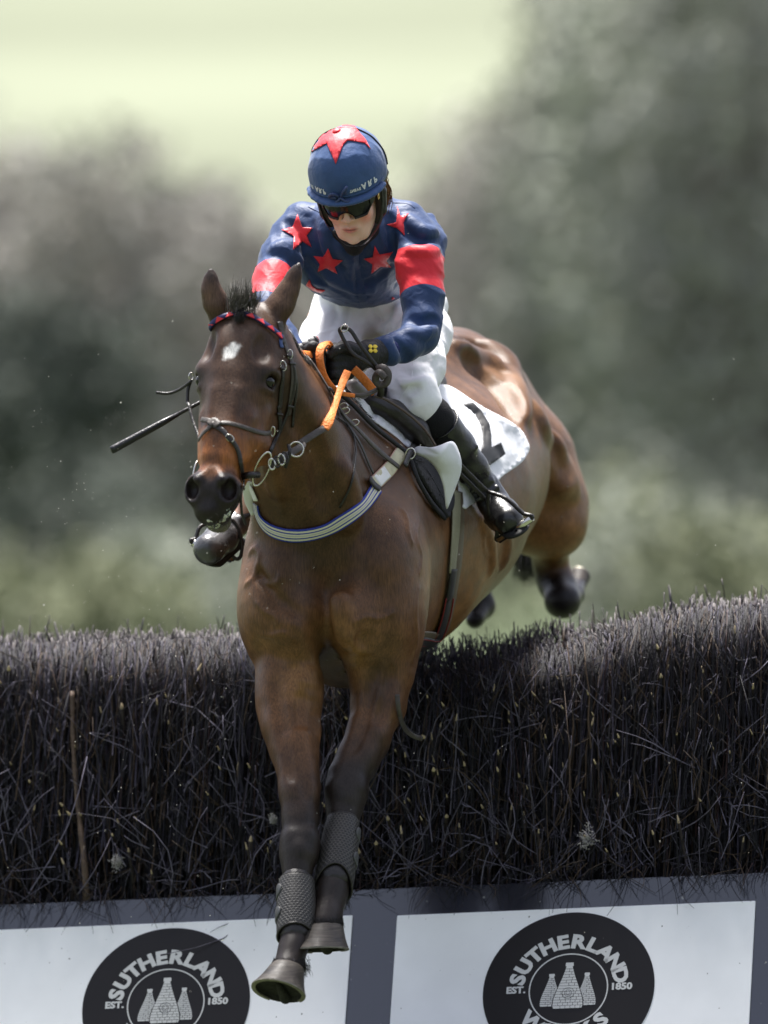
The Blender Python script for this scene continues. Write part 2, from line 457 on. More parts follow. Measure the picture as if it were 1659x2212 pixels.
# ears
EF = (HF, .55)
hs_.chain([(478, 690, -.33, 26), (464, 650, -.33, 24), (455, 622, -.33, 18), (455, 600, -.33, 11), (455, 580, -.33, 3.5)], k=.02, flat=EF)
hs_.chain([(586, 692, -.31, 33), (608, 655, -.31, 29), (625, 622, -.31, 21), (637, 592, -.31, 13), (647, 565, -.31, 3.5)], k=.02, flat=EF)
hs_.cap(W(640, 640, -.36), W(642, 600, -.35), px(7), px(4), k=.01, sub=True)
# sharper folds of the breast and shoulder, hip and flank
for pts, r in (([(737, 1195, -.15), (716, 1250, -.18), (703, 1310, -.19), (710, 1360, -.17), (738, 1402, -.13)], 6), ([(872, 1235, -.12), (842, 1290, -.16), (806, 1352, -.15), (784, 1385, -.12)], 6),
               ([(566, 1392, -.10), (590, 1432, -.13), (636, 1450, -.14), (678, 1428, -.12)], 6), ([(788, 1378, -.13), (820, 1376, -.13), (855, 1392, -.10)], 5), ([(560, 1240, -.06), (600, 1300, -.12), (655, 1330, -.14)], 5),
               ([(655, 1175, -.13), (640, 1230, -.14), (655, 1290, -.15)], 5)):
    for a, b_ in zip(pts[:-1], pts[1:]): hs_.cap(W(*a), W(*b_), px(r * 1.45), px(r * 1.45), k=.028, sub=True)
V0, F0 = polygonize(hs_, .013); hc0 = Caster((V0, F0))
def ridge(pts, r, k=.02, sub=False, off=0.):
    P, N = drape(hc0, pts, off, 5, sm=3)
    for a, b_ in zip(P[:-1], P[1:]): hs_.cap(a, b_, r, r, k, sub)
for pts in ([(538, 1196), (552, 1182), (560, 1200)], [(530, 1262), (548, 1250), (556, 1225), (562, 1196)], [(563, 1252), (582, 1262), (602, 1258), (606, 1240)], [(556, 1300), (572, 1322), (596, 1330), (600, 1352)],
            [(868, 1100), (880, 1122), (882, 1150), (890, 1175)], [(905, 1120), (900, 1165), (912, 1200), (905, 1240)],
            [(730, 1420), (748, 1440), (744, 1460)], [(560, 1370), (590, 1374), (612, 1366), (640, 1384)], [(765, 1345), (790, 1332), (820, 1338), (850, 1322)], [(600, 1540), (606, 1600), (622, 1660)],
            [(850, 1420), (846, 1480), (830, 1530), (806, 1580)], [(905, 1270), (898, 1330), (902, 1380), (890, 1430)], [(1010, 1080), (1040, 1130), (1046, 1190), (1075, 1230)], [(560, 1010), (600, 1060), (610, 1110)]):
    ridge(pts, .0024, .010, off=-.0009)
for pts, r in (([(560, 960), (592, 1010), (600, 1060)], .010), ([(742, 1010), (760, 1080), (750, 1130)], .012), ([(985, 748), (1040, 772), (1080, 800)], .012)):
    ridge(pts, r, .045, off=-r * .6)
for pts, r in (([(640, 900), (690, 1000), (700, 1090)], .012), ([(975, 724), (1035, 747), (1075, 777)], .008)):
    ridge(pts, r, .04, True, off=r * .6)
ridge([(1052, 752), (1082, 780), (1108, 818), (1122, 860), (1126, 900)], .015, .05, off=-.0085)
ridge([(1020, 790), (1060, 820), (1092, 862), (1106, 905)], .022, .06, True, off=.019)
ridge([(1150, 880), (1178, 946), (1212, 1000), (1232, 1060)], .013, .05, off=-.008)
ridge([(1040, 1120), (1060, 1170), (1062, 1230)], .010, .03, off=-.007); ridge([(1085, 1120), (1096, 1170), (1085, 1220)], .010, .03, off=-.007)
for pts in ([(596, 1470), (604, 1540), (618, 1610), (630, 1680)], [(650, 1500), (648, 1560), (654, 1640), (660, 1720)], [(812, 1440), (800, 1500), (786, 1560), (764, 1620)], [(842, 1450), (834, 1510), (818, 1560)]):
    ridge(pts, .007, .022, True, off=.0035)
# point of hip, stifle fold and the muscle lines of the quarter
hs_.ell(W(1082, 800, 1.62), (.040, .07, .035), BROT, k=.06)
hs_.chain([(1100, 830, 1.66, 16), (1128, 905, 1.66, 16), (1142, 975, 1.68, 14)], k=.07)
hs_.chain([(1128, 900, 1.70, 16), (1180, 975, 1.72, 18), (1212, 1050, 1.74, 16)], k=.08)
hs_.cap(W(1168, 910, 1.66), W(1222, 1010, 1.70), px(9), px(9), k=.06, sub=True)
# knee and fetlock bones, cannon tendons
for u, v, d, r in ((628, 1815, -.285, 13), (668, 1812, -.285, 13), (648, 1838, -.31, 12), (728, 1700, -.155, 13), (770, 1698, -.15, 13), (748, 1722, -.175, 12)):
    hs_.ell(W(u, v, d), np.array([px(r), px(r), px(r * 1.5)]), None, k=.02)
for a, b_ in (((626, 1600, -.16), (630, 1780, -.25)), ((652, 1590, -.16), (650, 1790, -.26)), ((775, 1560, -.06), (744, 1680, -.14)), ((800, 1550, -.04), (770, 1670, -.12))): hs_.cap(W(*a), W(*b_), px(15), px(10), k=.018)
def wrinkle(X, d):
    # loose-skin wrinkles and veins, a millimetre or two, where the skin folds at the forearms and breast
    u = np.sin(X[:, 2] * 190 + 3 * np.sin(X[:, 0] * 31) + 2 * np.sin(X[:, 1] * 27)) 
    c1 = W(655, 1480, -.1); c2 = W(770, 1420, -.1)
    m = np.exp(-((X - c1) ** 2).sum(1) / .006) + np.exp(-((X - c2) ** 2).sum(1) / .005)
    n = np.sin(X[:, 0] * 63 + 2.1 * np.sin(X[:, 2] * 41)) * np.sin(X[:, 2] * 57 + 1.7 * np.sin(X[:, 1] * 37)) 
    return d + .0012 * u * m + .0004 * n
hs_.post = wrinkle
COAT = mat('bay_coat', attr='Col', rough=.37, spec=.27, grain=.30, var=.22, vscale=22, bump=.22, bscale=520, bstretch=(1, 1, .10), rvar=.06)
def lerp(a, b, t): return a + (b - a) * t[:, None]
def sstep(x, a, b):
    t = np.clip((x - a) / (b - a), 0, 1); return t * t * (3 - 2 * t)
def coat(V):
    bay = np.array([.120, .056, .024]); dark = np.array([.034, .019, .011]); blk = np.array([.010, .008, .008]); tan = np.array([.235, .115, .040])
    C = np.tile(bay, (len(V), 1))
    def spot(c, r, col, a=1.):
        nonlocal C
        r = np.broadcast_to(r, 3); q = (((V - c) / r) ** 2).sum(1); C = lerp(C, col, a * np.exp(-q))
    y = V[:, 1]
    nz = np.sin(V[:, 0] * 21 + 2 * np.sin(V[:, 2] * 13)) * np.sin(V[:, 2] * 17 + 2 * np.sin(V[:, 1] * 11))
    C *= (1 + .22 * nz)[:, None]
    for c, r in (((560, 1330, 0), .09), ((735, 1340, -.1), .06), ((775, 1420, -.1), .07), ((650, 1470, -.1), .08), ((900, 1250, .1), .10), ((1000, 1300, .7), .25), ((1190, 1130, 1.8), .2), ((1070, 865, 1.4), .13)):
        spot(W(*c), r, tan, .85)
    for c, r in (((650, 1180, -.1), (.12, .15, .16)), ((790, 1190, -.15), (.14, .15, .10)), ((700, 1010, 0), (.2, .2, .2)), ((690, 1460, .1), (.06, .2, .1)), ((820, 1480, -.1), (.05, .15, .1)), ((740, 1500, .45), (.14, .3, .09)), ((740, 1480, .3), (.06, .2, .09))):  # last two darken the belly between the forelegs, shade put into the coat
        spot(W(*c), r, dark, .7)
    # sweat-darkened mottling and finer colour clouds
    m2 = np.sin(V[:, 0] * 47 + 2.3 * np.sin(V[:, 2] * 29 + 1)) * np.sin(V[:, 2] * 39 + 2.1 * np.sin(V[:, 1] * 31 + V[:, 0] * 20)); C *= (1 + .13 * m2)[:, None]
    # topline darker
    top = sstep(V[:, 2], 1.72, 2.05) * (y > .6); C = lerp(C, dark * 1.5, .5 * top)
    # lower legs
    for (u0, v0, v1, um) in ((640, 1560, 1800, 690), (770, 1520, 1680, 900)):
        z0 = W(0, v0, -.15)[2]; z1 = W(0, v1, -.2)[2]
        xm0 = W(540, 0, -.2)[0]; side = (V[:, 0] < W(694, 0, -.2)[0]) if u0 == 640 else (V[:, 0] >= W(694, 0, -.2)[0])
        t = sstep(-V[:, 2], -z0, -z1) * (y < .35) * side; C = lerp(C, np.array([.021, .0155, .0125]), t)
    t = sstep(-V[:, 2], -1.42, -1.34) * (y > 1.75) * 1.; C = lerp(C, blk, t)
    # head
    q = (V - HP0) @ HROT.T / HS
    inh = (q[:, 1] > -.16) & (q[:, 1] < .66) & (q[:, 2] > -.30) & (np.abs(q[:, 0]) < .2) & (y < -.1)
    hd = np.tile(np.array([.058, .031, .018]), (len(V), 1))
    hd = lerp(hd, np.array([.13, .052, .020]), np.exp(-(((q - np.array([.07, .32, -.12])) / np.array([.04, .13, .07])) ** 2).sum(1)))
    band = np.exp(-((q[:, 1] - .42) / .070) ** 2)
    hd = lerp(hd, np.array([.30, .105, .030]), np.clip(band * (1 - .55 * np.exp(-(q[:, 0] / .022) ** 2)), 0, 1))
    hd = lerp(hd, np.array([.017, .012, .011]), sstep(q[:, 1] + .3 * np.exp(-(np.abs(q[:, 0]) - .045) ** 2 / .0006) * .12, .483, .515))
    e = np.exp(-(((np.abs(q[:, 0]) - .1) / .03) ** 2 + ((q[:, 1] - .184) / .034) ** 2)); hd = lerp(hd, np.array([.016, .012, .010]), .85 * e)
    # pale froth-stained chin
    ch = sstep(q[:, 1], .55, .58) * sstep(-q[:, 2], .085, .10); hd = lerp(hd, np.array([.18, .16, .12]), .7 * ch)
    # white star with ragged edge
    dx = (q[:, 0] - .0) / .022 + .4 * (q[:, 1] - .125) / .03; dy = (q[:, 1] - .125) / .027
    rr = np.sqrt(dx ** 2 + dy ** 2) + .10 * np.sin(np.arctan2(dy, dx) * 5 + 1) + .08 * np.sin(q[:, 0] * 900) * np.sin(q[:, 1] * 700)
    hd = lerp(hd, np.array([.72, .70, .66]), (1 - sstep(rr, .6, 1.15)) * (q[:, 2] > -.06))
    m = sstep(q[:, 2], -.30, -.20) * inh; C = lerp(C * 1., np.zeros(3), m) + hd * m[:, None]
    # ear tips
    for c in ((455, 590, -.33), (645, 570, -.31)): spot(W(*c), .028, blk, .9)
    for c in ((458, 640, -.33), (615, 640, -.31)): spot(W(*c), .035, np.array([.13, .075, .045]), .85)
    return np.clip(C, .004, 1)
horse = empty('horse', (0, .9, 0), 'dark bay racehorse with a white star on its forehead, leaping over the birch fence', 'horse')
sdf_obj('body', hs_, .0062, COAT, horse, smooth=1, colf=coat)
HB = Caster(BV['body'])
EYE = mat('horse_eye', (.004, .003, .002), rough=.04, spec=.5, var=0)
for s in (-1, 1):
    e = Sdf(.001).ell(H(s * .0935, .184, -.075), np.array([.0180, .0175, .0215]) * HS, HROT); sdf_obj('eye', e, .003, EYE, horse)
# --- hooves
HOOF = mat('hoof_horn', (.056, .048, .040), rough=.52, spec=.30, grain=.45, gscale=70, gstretch=(.25, .25, 4), var=.45, vscale=30, bump=.18, bscale=60, bstretch=(.3, .3, 4), rvar=.12)
SOLE = mat('hoof_sole', (.018, .017, .014), rough=.9, var=.4, vscale=40, bump=.6, bscale=60)
SHOE = mat('shoe_metal', (.20, .185, .15), rough=.5, metal=.7, var=.3, vscale=60)
def hoof(top, bot, rt, rb, nrm, fwd):
    """truncated cone between coronet and ground face; nrm = direction out of the sole, fwd = toe direction"""
    nrm = unit(nrm); fwd = unit(fwd - (fwd @ nrm) * nrm); sd = np.cross(nrm, fwd)
    n = 36; a = np.linspace(0, 2 * np.pi, n, endpoint=False)
    def ring(c, r, k, dz=0):
        # horseshoe outline: round toe, flatter heel
        f = np.cos(a); g = np.sin(a); rr = r * (1 - .10 * np.clip(-f, 0, 1) ** 2)
        return c + (np.outer(f * rr * 1.02, fwd) + np.outer(g * rr * .95, sd)) + nrm * dz
    tilt = np.cos(a)[:, None] * 0
    V = []; prof = [(0, .86, -.004), (.04, 1.0, 0), (.14, 1.035, 0), (.35, 1.0, 0), (.6, .975, 0), (.85, .985, 0), (1, None, 0)]
    for t, kk, dz in prof:
        c = top * (1 - t) + bot * t; r = (rt * (1 - t) + rb * t) * (kk if kk else 1)
        V.append(ring(c, r, 1))
    m = len(prof)
    wall = [(i * n + q, i * n + (q + 1) % n, (i + 1) * n + (q + 1) % n, (i + 1) * n + q) for i in range(m - 1) for q in range(n)]
    wall = np.array(wall)[:, ::-1]
    wv = np.vstack(V)
    wv = np.vstack([wv, top[None]]); cap = np.array([(len(wv) - 1, (q + 1) % n, q) for q in range(n)])
    h = link_mesh('hoof', np_mesh('hoof', wv, [wall, cap]), HOOF, horse)
    # sole, recessed
    s0 = ring(bot, rb * .985, 1); s1 = ring(bot - nrm * .012, rb * .80, 1); s2 = (bot - nrm * .020)[None]
    sv = np.vstack([s0, s1, s2]); sf = [(q, (q + 1) % n, n + (q + 1) % n, n + q) for q in range(n)]
    st = [(n + q, n + (q + 1) % n, 2 * n) for q in range(n)]
    link_mesh('sole', np_mesh('sole', sv, [np.array(sf), np.array(st)], False), SOLE, h).location = (0, 0, 0)
    fr = Sdf(.01).cap(bot - fwd * rb * .75 - nrm * .008, bot + fwd * rb * .25 - nrm * .014, .017, .006)
    V2, F2 = polygonize(fr, .004); link_mesh('frog', np_mesh('frog', V2, F2), SOLE, h).location = (0, 0, 0)
    # aluminium shoe: open ring
    b = np.linspace(-R(140), R(140), 30)
    P0, F0 = [], []
    for q, x in enumerate(b):
        for rr, dz in ((1.01, -.001), (1.01, .003), (.86, .003), (.86, -.001)):
            kx = rr * rb * (1 - .10 * max(-math.cos(x), 0) ** 2)
            P0.append(bot + fwd * math.cos(x) * kx * 1.02 + sd * math.sin(x) * kx * .95 + nrm * dz)
    for q in range(29):
        for j in range(4): F0.append((q * 4 + j, q * 4 + (j + 1) % 4, q * 4 + 4 + (j + 1) % 4, q * 4 + 4 + j))
    so_ = link_mesh('shoe', np_mesh('shoe', np.array(P0), [np.array(F0), np.array([(0, 1, 2, 3), (119, 118, 117, 116)])], False), SHOE, h); so_.location = (0, 0, 0)
    return h
hoof(W(624, 2086, -.475), W(602, 2141, -.53), px(34), px(61), np.array([-.20, -.44, -.87]), np.array([-.35, -1, .3]))
hoof(W(702, 1996, -.375), W(695, 2051, -.42), px(38), px(61), np.array([.03, -.16, -.98]), np.array([-.25, -1, .0]))
hoof(W(1248, 1266, 2.25), W(1252, 1244, 2.32), px(19), px(27), np.array([.25, .75, .65]), np.array([.3, -.5, .8])).data.materials[0] = mat('hind_hoof_horn', (.03, .024, .020), rough=.65, spec=.25, var=.3)
# ================================================================== GROUND, BACKGROUND
GR = mat('turf', (.062, .078, .042), rough=.95, spec=.1, var=.35, vscale=.9, bump=.6, bscale=40)
def grid_mesh(name, x0, x1, y0, y1, nx, ny, zf):
    xs = np.linspace(x0, x1, nx); ys = np.linspace(y0, y1, ny); X, Y = np.meshgrid(xs, ys)
    V = np.stack([X.ravel(), Y.ravel(), zf(X, Y).ravel()], 1); i = np.arange(nx * ny).reshape(ny, nx)
    F = np.stack([i[:-1, :-1].ravel(), i[:-1, 1:].ravel(), i[1:, 1:].ravel(), i[1:, :-1].ravel()], 1)
    return np_mesh(name, V, F)
def gz(X, Y): return .06 * np.sin(X * .4) * np.sin(Y * .23) - .05
g = link_mesh('ground', grid_mesh('ground', -500, 500, -40, 900, 160, 200, gz), GR); tag(g, 'green turf of the racecourse running to the far trees', 'ground', kind='structure')
HILL = mat('spring_meadow', (.155, .168, .124), rough=1, spec=0, var=.22, vscale=.012)
def hz(X, Y): return np.clip(Y - 225, 0, None) * .135 + 2.5 * np.sin(X / 90) * np.clip((Y - 225) / 200, 0, 1) - .3
tag(link_mesh('hillside', grid_mesh('hillside', -500, 500, 222, 860, 120, 90, hz), HILL), 'pale sunlit yellow-green meadow rising beyond the trees', 'hillside', kind='structure')
BARK = mat('bark', (.17, .155, .13), rough=.9, var=.3, vscale=6, bump=.6, bscale=12)
def leafmat(n, c): 
    m = mat(n, c, rough=.9, spec=.1, var=.25, vscale=.5); b = m.node_tree.nodes['Principled BSDF']
    return m
LEAF = {k: leafmat('foliage_' + k, c) for k, c in dict(dark=(.125, .14, .12), grey=(.36, .345, .315), olive=(.23, .245, .16), mid=(.29, .30, .26), pale=(.34, .36, .30)).items()}
def crown_vf(rng, lobes, n, size, flat=.8):
    """leaf-sized faces gathered in sprays spread through lobes (c, r)"""
    vol = np.array([r[0] * r[1] * r[2] for c, r in lobes]); pk = rng.choice(len(lobes), n // 9 + 1, p=vol / vol.sum())
    d = rng.normal(size=(len(pk), 3)); d /= np.linalg.norm(d, axis=1)[:, None]
    rad = rng.uniform(.25, 1.05, len(pk)) ** .5
    C = np.array([lobes[i][0] for i in pk]) + d * rad[:, None] * np.array([lobes[i][1] for i in pk])
    C = np.repeat(C, 9, 0); C = C + rng.normal(size=C.shape) * size * 1.3
    m = len(C); a = rng.normal(size=(m, 3)); a /= np.linalg.norm(a, axis=1)[:, None]
    b = np.cross(a, rng.normal(size=(m, 3))); b /= np.linalg.norm(b, axis=1)[:, None]
    s = size * rng.uniform(.5, 1.1, m)[:, None]
    V = np.stack([C - a * s, C + b * s * .5, C + a * s, C - b * s * .5], 1).reshape(-1, 3)
    return V, np.arange(4 * m).reshape(-1, 4)
def tree(X, Y, h, cr, kind, label, name='tree', n=1500, leaf=.17, base=.25, seed=0, group='trees beyond the fence', cat='tree'):
    rng = np.random.default_rng(seed)
    t = empty(name, (X, Y, 0), label, cat, group)
    parts = []
    top = np.array([X + rng.uniform(-.3, .3), Y, h * .9])
    P = spline(np.array([[X, Y, -.2], [X + rng.uniform(-.2, .2), Y, h * .35], [X + rng.uniform(-.4, .4), Y, h * .65], top]), 4)
    parts.append(tube_vf(P, np.linspace(.028 * h, .006 * h, len(P)), 7))
    lobes = [(np.array([X, Y, h * (base + .55)]), np.array([cr * .8, cr * .8, h * (.45 - base * .3)]))]
    for i in range(9):
        a = rng.uniform(0, 6.28); z = h * rng.uniform(base + .12, .9); q = cr * rng.uniform(.45, .85) * (1.15 - .6 * (z / h) ** 2)
        c = np.array([X + math.cos(a) * q, Y + math.sin(a) * q, z])
        lobes.append((c, np.array([1, 1, .8]) * cr * rng.uniform(.28, .5)))
        s = P[min(len(P) - 1, int(len(P) * .75 * z / h))]
        parts.append(tube_vf(spline(np.array([s, (s + c) / 2 + [0, 0, .25], c]), 4), np.linspace(.011 * h, .003 * h, 9), 5))
    V, F = join_vf(parts); link_mesh('trunk', np_mesh('trunk', V, F), BARK, t)
    V, F = crown_vf(rng, lobes, n, leaf); V[:, 2] = np.maximum(V[:, 2], .02)
    link_mesh('crown', np_mesh('crown', V, F, False), LEAF[kind], t)
    return t
def at(u, Y):                     # Y metres behind the fence
    return (u - 829.5) * (D0 + Y) / D0 / SC
TL = [  # u, Y, height, crown radius, kind, label
    (60, 120, 5.4, 2.0, 'dark', 'dark green conifer-like tree at the left edge behind the turf'),
    (-90, 150, 9.8, 3.0, 'grey', 'grey-brown bare-looking tree partly cut by the left edge'),
    (250, 145, 9.6, 2.6, 'grey', 'grey tree whose top meets the bright sky above the dark conifer'),
    (470, 150, 8.6, 2.4, 'grey', 'grey tree left of the rider, behind the horse ears'),
    (330, 165, 9.0, 2.8, 'grey', 'pale brownish tree behind the first grey row on the left'),
    (700, 160, 7.4, 2.4, 'mid', 'low greenish tree straight behind the rider'),
    (950, 150, 8.4, 2.4, 'grey', 'grey tree just right of the rider'),
    (1130, 145, 10.0, 2.6, 'grey', 'tall grey tree above the horse rump'),
    (1290, 130, 12.5, 2.6, 'mid', 'tall grey-green tree right of centre reaching the top edge'),
    (1440, 115, 12.0, 2.6, 'pale', 'pale budding tree at the upper right'),
    (1600, 110, 13.5, 2.8, 'mid', 'tall dark green tree on the right edge'),
    (1400, 150, 15.0, 3.2, 'mid', 'broad tall tree rising behind the pale budding tree'),
    (1720, 150, 15.0, 3.4, 'grey', 'big grey tree cut by the right edge'),
    (830, 175, 8.4, 3.0, 'grey', 'distant grey tree hidden mostly by the rider'),
    (1050, 180, 9.6, 3.2, 'grey', 'distant grey tree behind the row right of the rider'),
]
TL += [(u, 205, h, 3.9, k, lab) for u, h, k, lab in (
    (-60, 10.6, 'grey', 'far grey tree of the back row at the left edge'), (150, 11.4, 'grey', 'far tree of the back row above the small olive bush'),
    (340, 11.2, 'mid', 'far greenish tree of the back row above the whip'), (530, 9.6, 'grey', 'far grey tree of the back row behind the horse ears'),
    (720, 8.6, 'grey', 'low far tree of the back row behind the rider'), (910, 9.0, 'mid', 'far greenish tree of the back row right of the rider'),
    (1100, 11.2, 'grey', 'far grey tree of the back row above the rump'), (1290, 14.5, 'grey', 'tall far tree of the back row right of centre'),
    (1480, 16.5, 'mid', 'tallest far greenish tree of the back row'), (1670, 17.0, 'grey', 'tall far grey tree of the back row at the right edge'))]
for i, (u, Y, h, cr, k, lab) in enumerate(TL):
    tree(at(u, Y), Y, h, cr, k, lab, seed=i, n=6500, base=.0, leaf=.20)
def bush(u, Y, h, cr, k, lab, seed):
    X = at(u, Y); rng = np.random.default_rng(seed + 50)
    t = empty('bush', (X, Y, 0), lab, 'bush', 'low bushes along the far side of the turf')
    P = []
    lobes = []
    for j in range(6):
        c = np.array([X + rng.uniform(-cr, cr) * .7, Y + rng.uniform(-.6, .6), h * rng.uniform(.35, .65)]); lobes.append((c, np.array([cr * .4, .6, h * .38])))
        P.append(tube_vf(spline(np.array([[X + (c[0] - X) * .3, Y, -.1], c]), 3), np.linspace(.04, .012, 4), 5))
    V, F = join_vf(P); link_mesh('stem', np_mesh('stem', V, F), BARK, t)
    V, F = crown_vf(rng, lobes, 1600, .10); V[:, 2] = np.maximum(V[:, 2], .02); link_mesh('foliage', np_mesh('foliage', V, F, False), LEAF[k], t)
for i, b in enumerate([(90, 62, 1.25, 1.0, 'olive', 'olive bush at the left edge of the turf'), (260, 60, 1.0, .8, 'olive', 'small olive bush right of the left-edge bush'),
                       (430, 70, 1.35, 1.0, 'pale', 'pale green bush left of the horse chest'), (1240, 64, 2.0, 1.3, 'olive', 'olive bush behind the horse hind leg'),
                       (1430, 58, 1.75, 1.1, 'pale', 'pale green bush between the olive bushes on the right'), (1590, 56, 1.75, 1.2, 'olive', 'dense olive bush at the right edge of the turf'),
                       (20, 100, 2.6, 2.6, 'dark', 'dark wide bush beneath the conifer-like tree'), (330, 105, 2.8, 2.6, 'dark', 'dark wide bush left behind the horse head'),
                       (1350, 100, 2.5, 2.4, 'mid', 'mid green wide bush beneath the tall trees on the right'), (1610, 98, 3.2, 2.2, 'dark', 'dark wide bush beneath the dark right-edge tree'),
                       (800, 105, 3.0, 3.0, 'dark', 'dark wide bush straight behind the horse')]):
    bush(*b, i)
# unseen wood added behind the camera to cut the low front sky light
rngw = np.random.default_rng(77); lb = [(np.array([x, -52 + rngw.normal(0, 2), 7.5]), np.array([4.2, 3.0, 7.8 + rngw.uniform(-1, 2)])) for x in np.arange(-46, 47, 5.0)]
V, F = crown_vf(rngw, lb, 26000, .42); V[:, 2] = np.maximum(V[:, 2], .02)
tag(link_mesh('sky_blocker_wood', np_mesh('sky_blocker_wood', V, F, False), LEAF['dark']), 'unseen mass of dark trees added behind the camera to cut front sky light', 'wood', kind='stuff')
lb = [(np.array([x, 212 + rngw.normal(0, 4), 7.0]), np.array([5.5, 3.5, 8.5 + rngw.uniform(-1.5, 3)])) for x in list(np.arange(-130, -13, 5.5)) + list(np.arange(17, 134, 5.5))]
V, F = crown_vf(rngw, lb, 60000, .34); V[:, 2] = np.maximum(V[:, 2], .02)
tag(link_mesh('far_wood', np_mesh('far_wood', V, F, False), LEAF['grey']), 'grey-green mass of woodland on both sides beyond the single trees', 'wood', kind='stuff')
# ================================================================== BIRCH FENCE
PSI = R(14); DC = .75
def dline(u, d0=DC): return d0 - (u - 829.5) / SC * math.tan(PSI)
P_L = W(0, 1955, dline(0)); P_R = W(1659, 1885, dline(1659))
e1 = unit(P_R - P_L); nH = np.array([math.sin(PSI), math.cos(PSI), 0.]); LEAN = R(20)
e2 = unit(np.array([0, 0, math.cos(LEAN)]) + nH * math.sin(LEAN)); e2 = unit(e2 - (e2 @ e1) * e1 * .35); e3 = unit(np.cross(e1, e2))   # e3 toward the camera
if e3[1] > 0: e3 = -e3
def plane_st(u, v, off=0):
    o = np.array([0, -D0, ZC]); d = W(u, v, 0) - o; P0 = P_L + e3 * off
    t = ((P0 - o) @ e3) / (d @ e3); p = o + d * t - P0
    A = np.stack([e1, e2], 1); s, tt = np.linalg.lstsq(A, p, rcond=None)[0]; return s, tt
def FP(s, t, off=0): return P_L + e1 * s + e2 * t + e3 * off
NAVY = mat('navy_board_paint', (.016, .018, .030), rough=.14, spec=.9, var=.2, vscale=3, coat=.8, rvar=.05)
brd = empty('takeoff_board', tuple(FP(1.05, -.3)), 'glossy dark navy board along the foot of the birch fence, behind the advertising signs', 'board')
def slab(name, s0, s1, t0, t1, o0, o1, m, parent, bev=.004):
    bm = bmesh.new(); vs = [bm.verts.new(FP(s, t, o)) for s in (s0, s1) for t in (t0, t1) for o in (o0, o1)]
    for f in ((0, 1, 3, 2), (4, 6, 7, 5), (0, 4, 5, 1), (2, 3, 7, 6), (0, 2, 6, 4), (1, 5, 7, 3)): bm.faces.new([vs[i] for i in f])
    bmesh.ops.recalc_face_normals(bm, faces=bm.faces); bmesh.ops.bevel(bm, geom=bm.edges[:], offset=bev, segments=2, affect='EDGES')
    me = bpy.data.meshes.new(name); bm.to_mesh(me); bm.free(); return link_mesh(name, me, m, parent)
slab('board_panel', -2.5, 4.6, -.95, 0, -.03, 0, NAVY, brd)
slab('top_rail', -2.5, 4.6, -.012, .012, -.075, -.032, NAVY, brd)
SIGNW = mat('sign_white', (.93, .93, .95), rough=.22, spec=.5, var=.05, vscale=5, coat=.2)
def dirt(m, scale, lo, dark):
    t = m.node_tree; b = t.nodes['Principled BSDF']; L = t.links; src = b.inputs['Base Color'].links[0].from_socket
    tc = nd(t, 'ShaderNodeTexCoord'); n = nd(t, 'ShaderNodeTexNoise'); n.inputs['Scale'].default_value = scale; n.inputs['Detail'].default_value = 2; L.new(tc.outputs['Object'], n.inputs['Vector'])
    r = nd(t, 'ShaderNodeMapRange'); r.inputs[1].default_value = lo; r.inputs[2].default_value = lo + .03; L.new(n.outputs[0], r.inputs[0])
    x = nd(t, 'ShaderNodeMixRGB'); L.new(r.outputs[0], x.inputs[0]); L.new(src, x.inputs[1]); x.inputs[2].default_value = (*dark, 1); L.new(x.outputs[0], b.inputs['Base Color'])
dirt(SIGNW, 55, .735, (.12, .10, .09)); dirt(NAVY, 70, .74, (.25, .25, .25))
LOGO = mat('sign_logo_charcoal', (.012, .010, .010), rough=.35, spec=.3, var=.1)
LWHT = mat('sign_letter_white', (.60, .60, .60), rough=.4, var=.04)
def flat2(name, polys, c, off, m, parent, th=.0012):
    """polys: list of list of (x,y) metres around c=(s,t)"""
    bm = bmesh.new()
    for p in polys:
        vs = [bm.verts.new(FP(c[0] + x * 1.055, c[1] + y * .965, off)) for x, y in p]
        try: f = bm.faces.new(vs)
        except ValueError: continue
    bmesh.ops.recalc_face_normals(bm, faces=bm.faces)
    me = bpy.data.meshes.new(name); bm.to_mesh(me); bm.free(); return link_mesh(name, me, m, parent)
def text_polys(s, bold=.0):
    cu = bpy.data.curves.new('t', 'FONT'); cu.body = s; cu.size = 1; cu.offset = bold; cu.resolution_u = 3; cu.align_x = 'CENTER'
    o = bpy.data.objects.new('t', cu); COL.objects.link(o); dg = bpy.context.evaluated_depsgraph_get(); dg.update()
    me = bpy.data.meshes.new_from_object(o.evaluated_get(dg)); bpy.data.objects.remove(o); bpy.data.curves.remove(cu)
    V = np.array([v.co[:2] for v in me.vertices]).reshape(-1, 2); F = [list(p.vertices) for p in me.polygons]; bpy.data.meshes.remove(me)
    return V, F
def arc_text(word, rad, h, a0, a1, inward=False, bold=.035, wide=1.15):
    out = []
    for ch, a in zip(word, np.linspace(a0, a1, len(word))):
        V, F = text_polys(ch, bold); x = V[:, 0] * h * 1.42 * wide; y = (V[:, 1] - .34) * h * 1.42
        t = R(a)
        if not inward: X = math.cos(t) * (rad + y) + math.sin(t) * x; Y = math.sin(t) * (rad + y) - math.cos(t) * x
        else: X = math.cos(t) * (rad - y) - math.sin(t) * x; Y = math.sin(t) * (rad - y) + math.cos(t) * x
        out += [[(X[i], Y[i]) for i in f] for f in F]
    return out
def flat_text(word, x0, y0, h, bold=.045, wide=1.1):
    V, F = text_polys(word, bold); return [[(x0 + V[i, 0] * h * 1.42 * wide, y0 + V[i, 1] * h * 1.42) for i in f] for f in F]
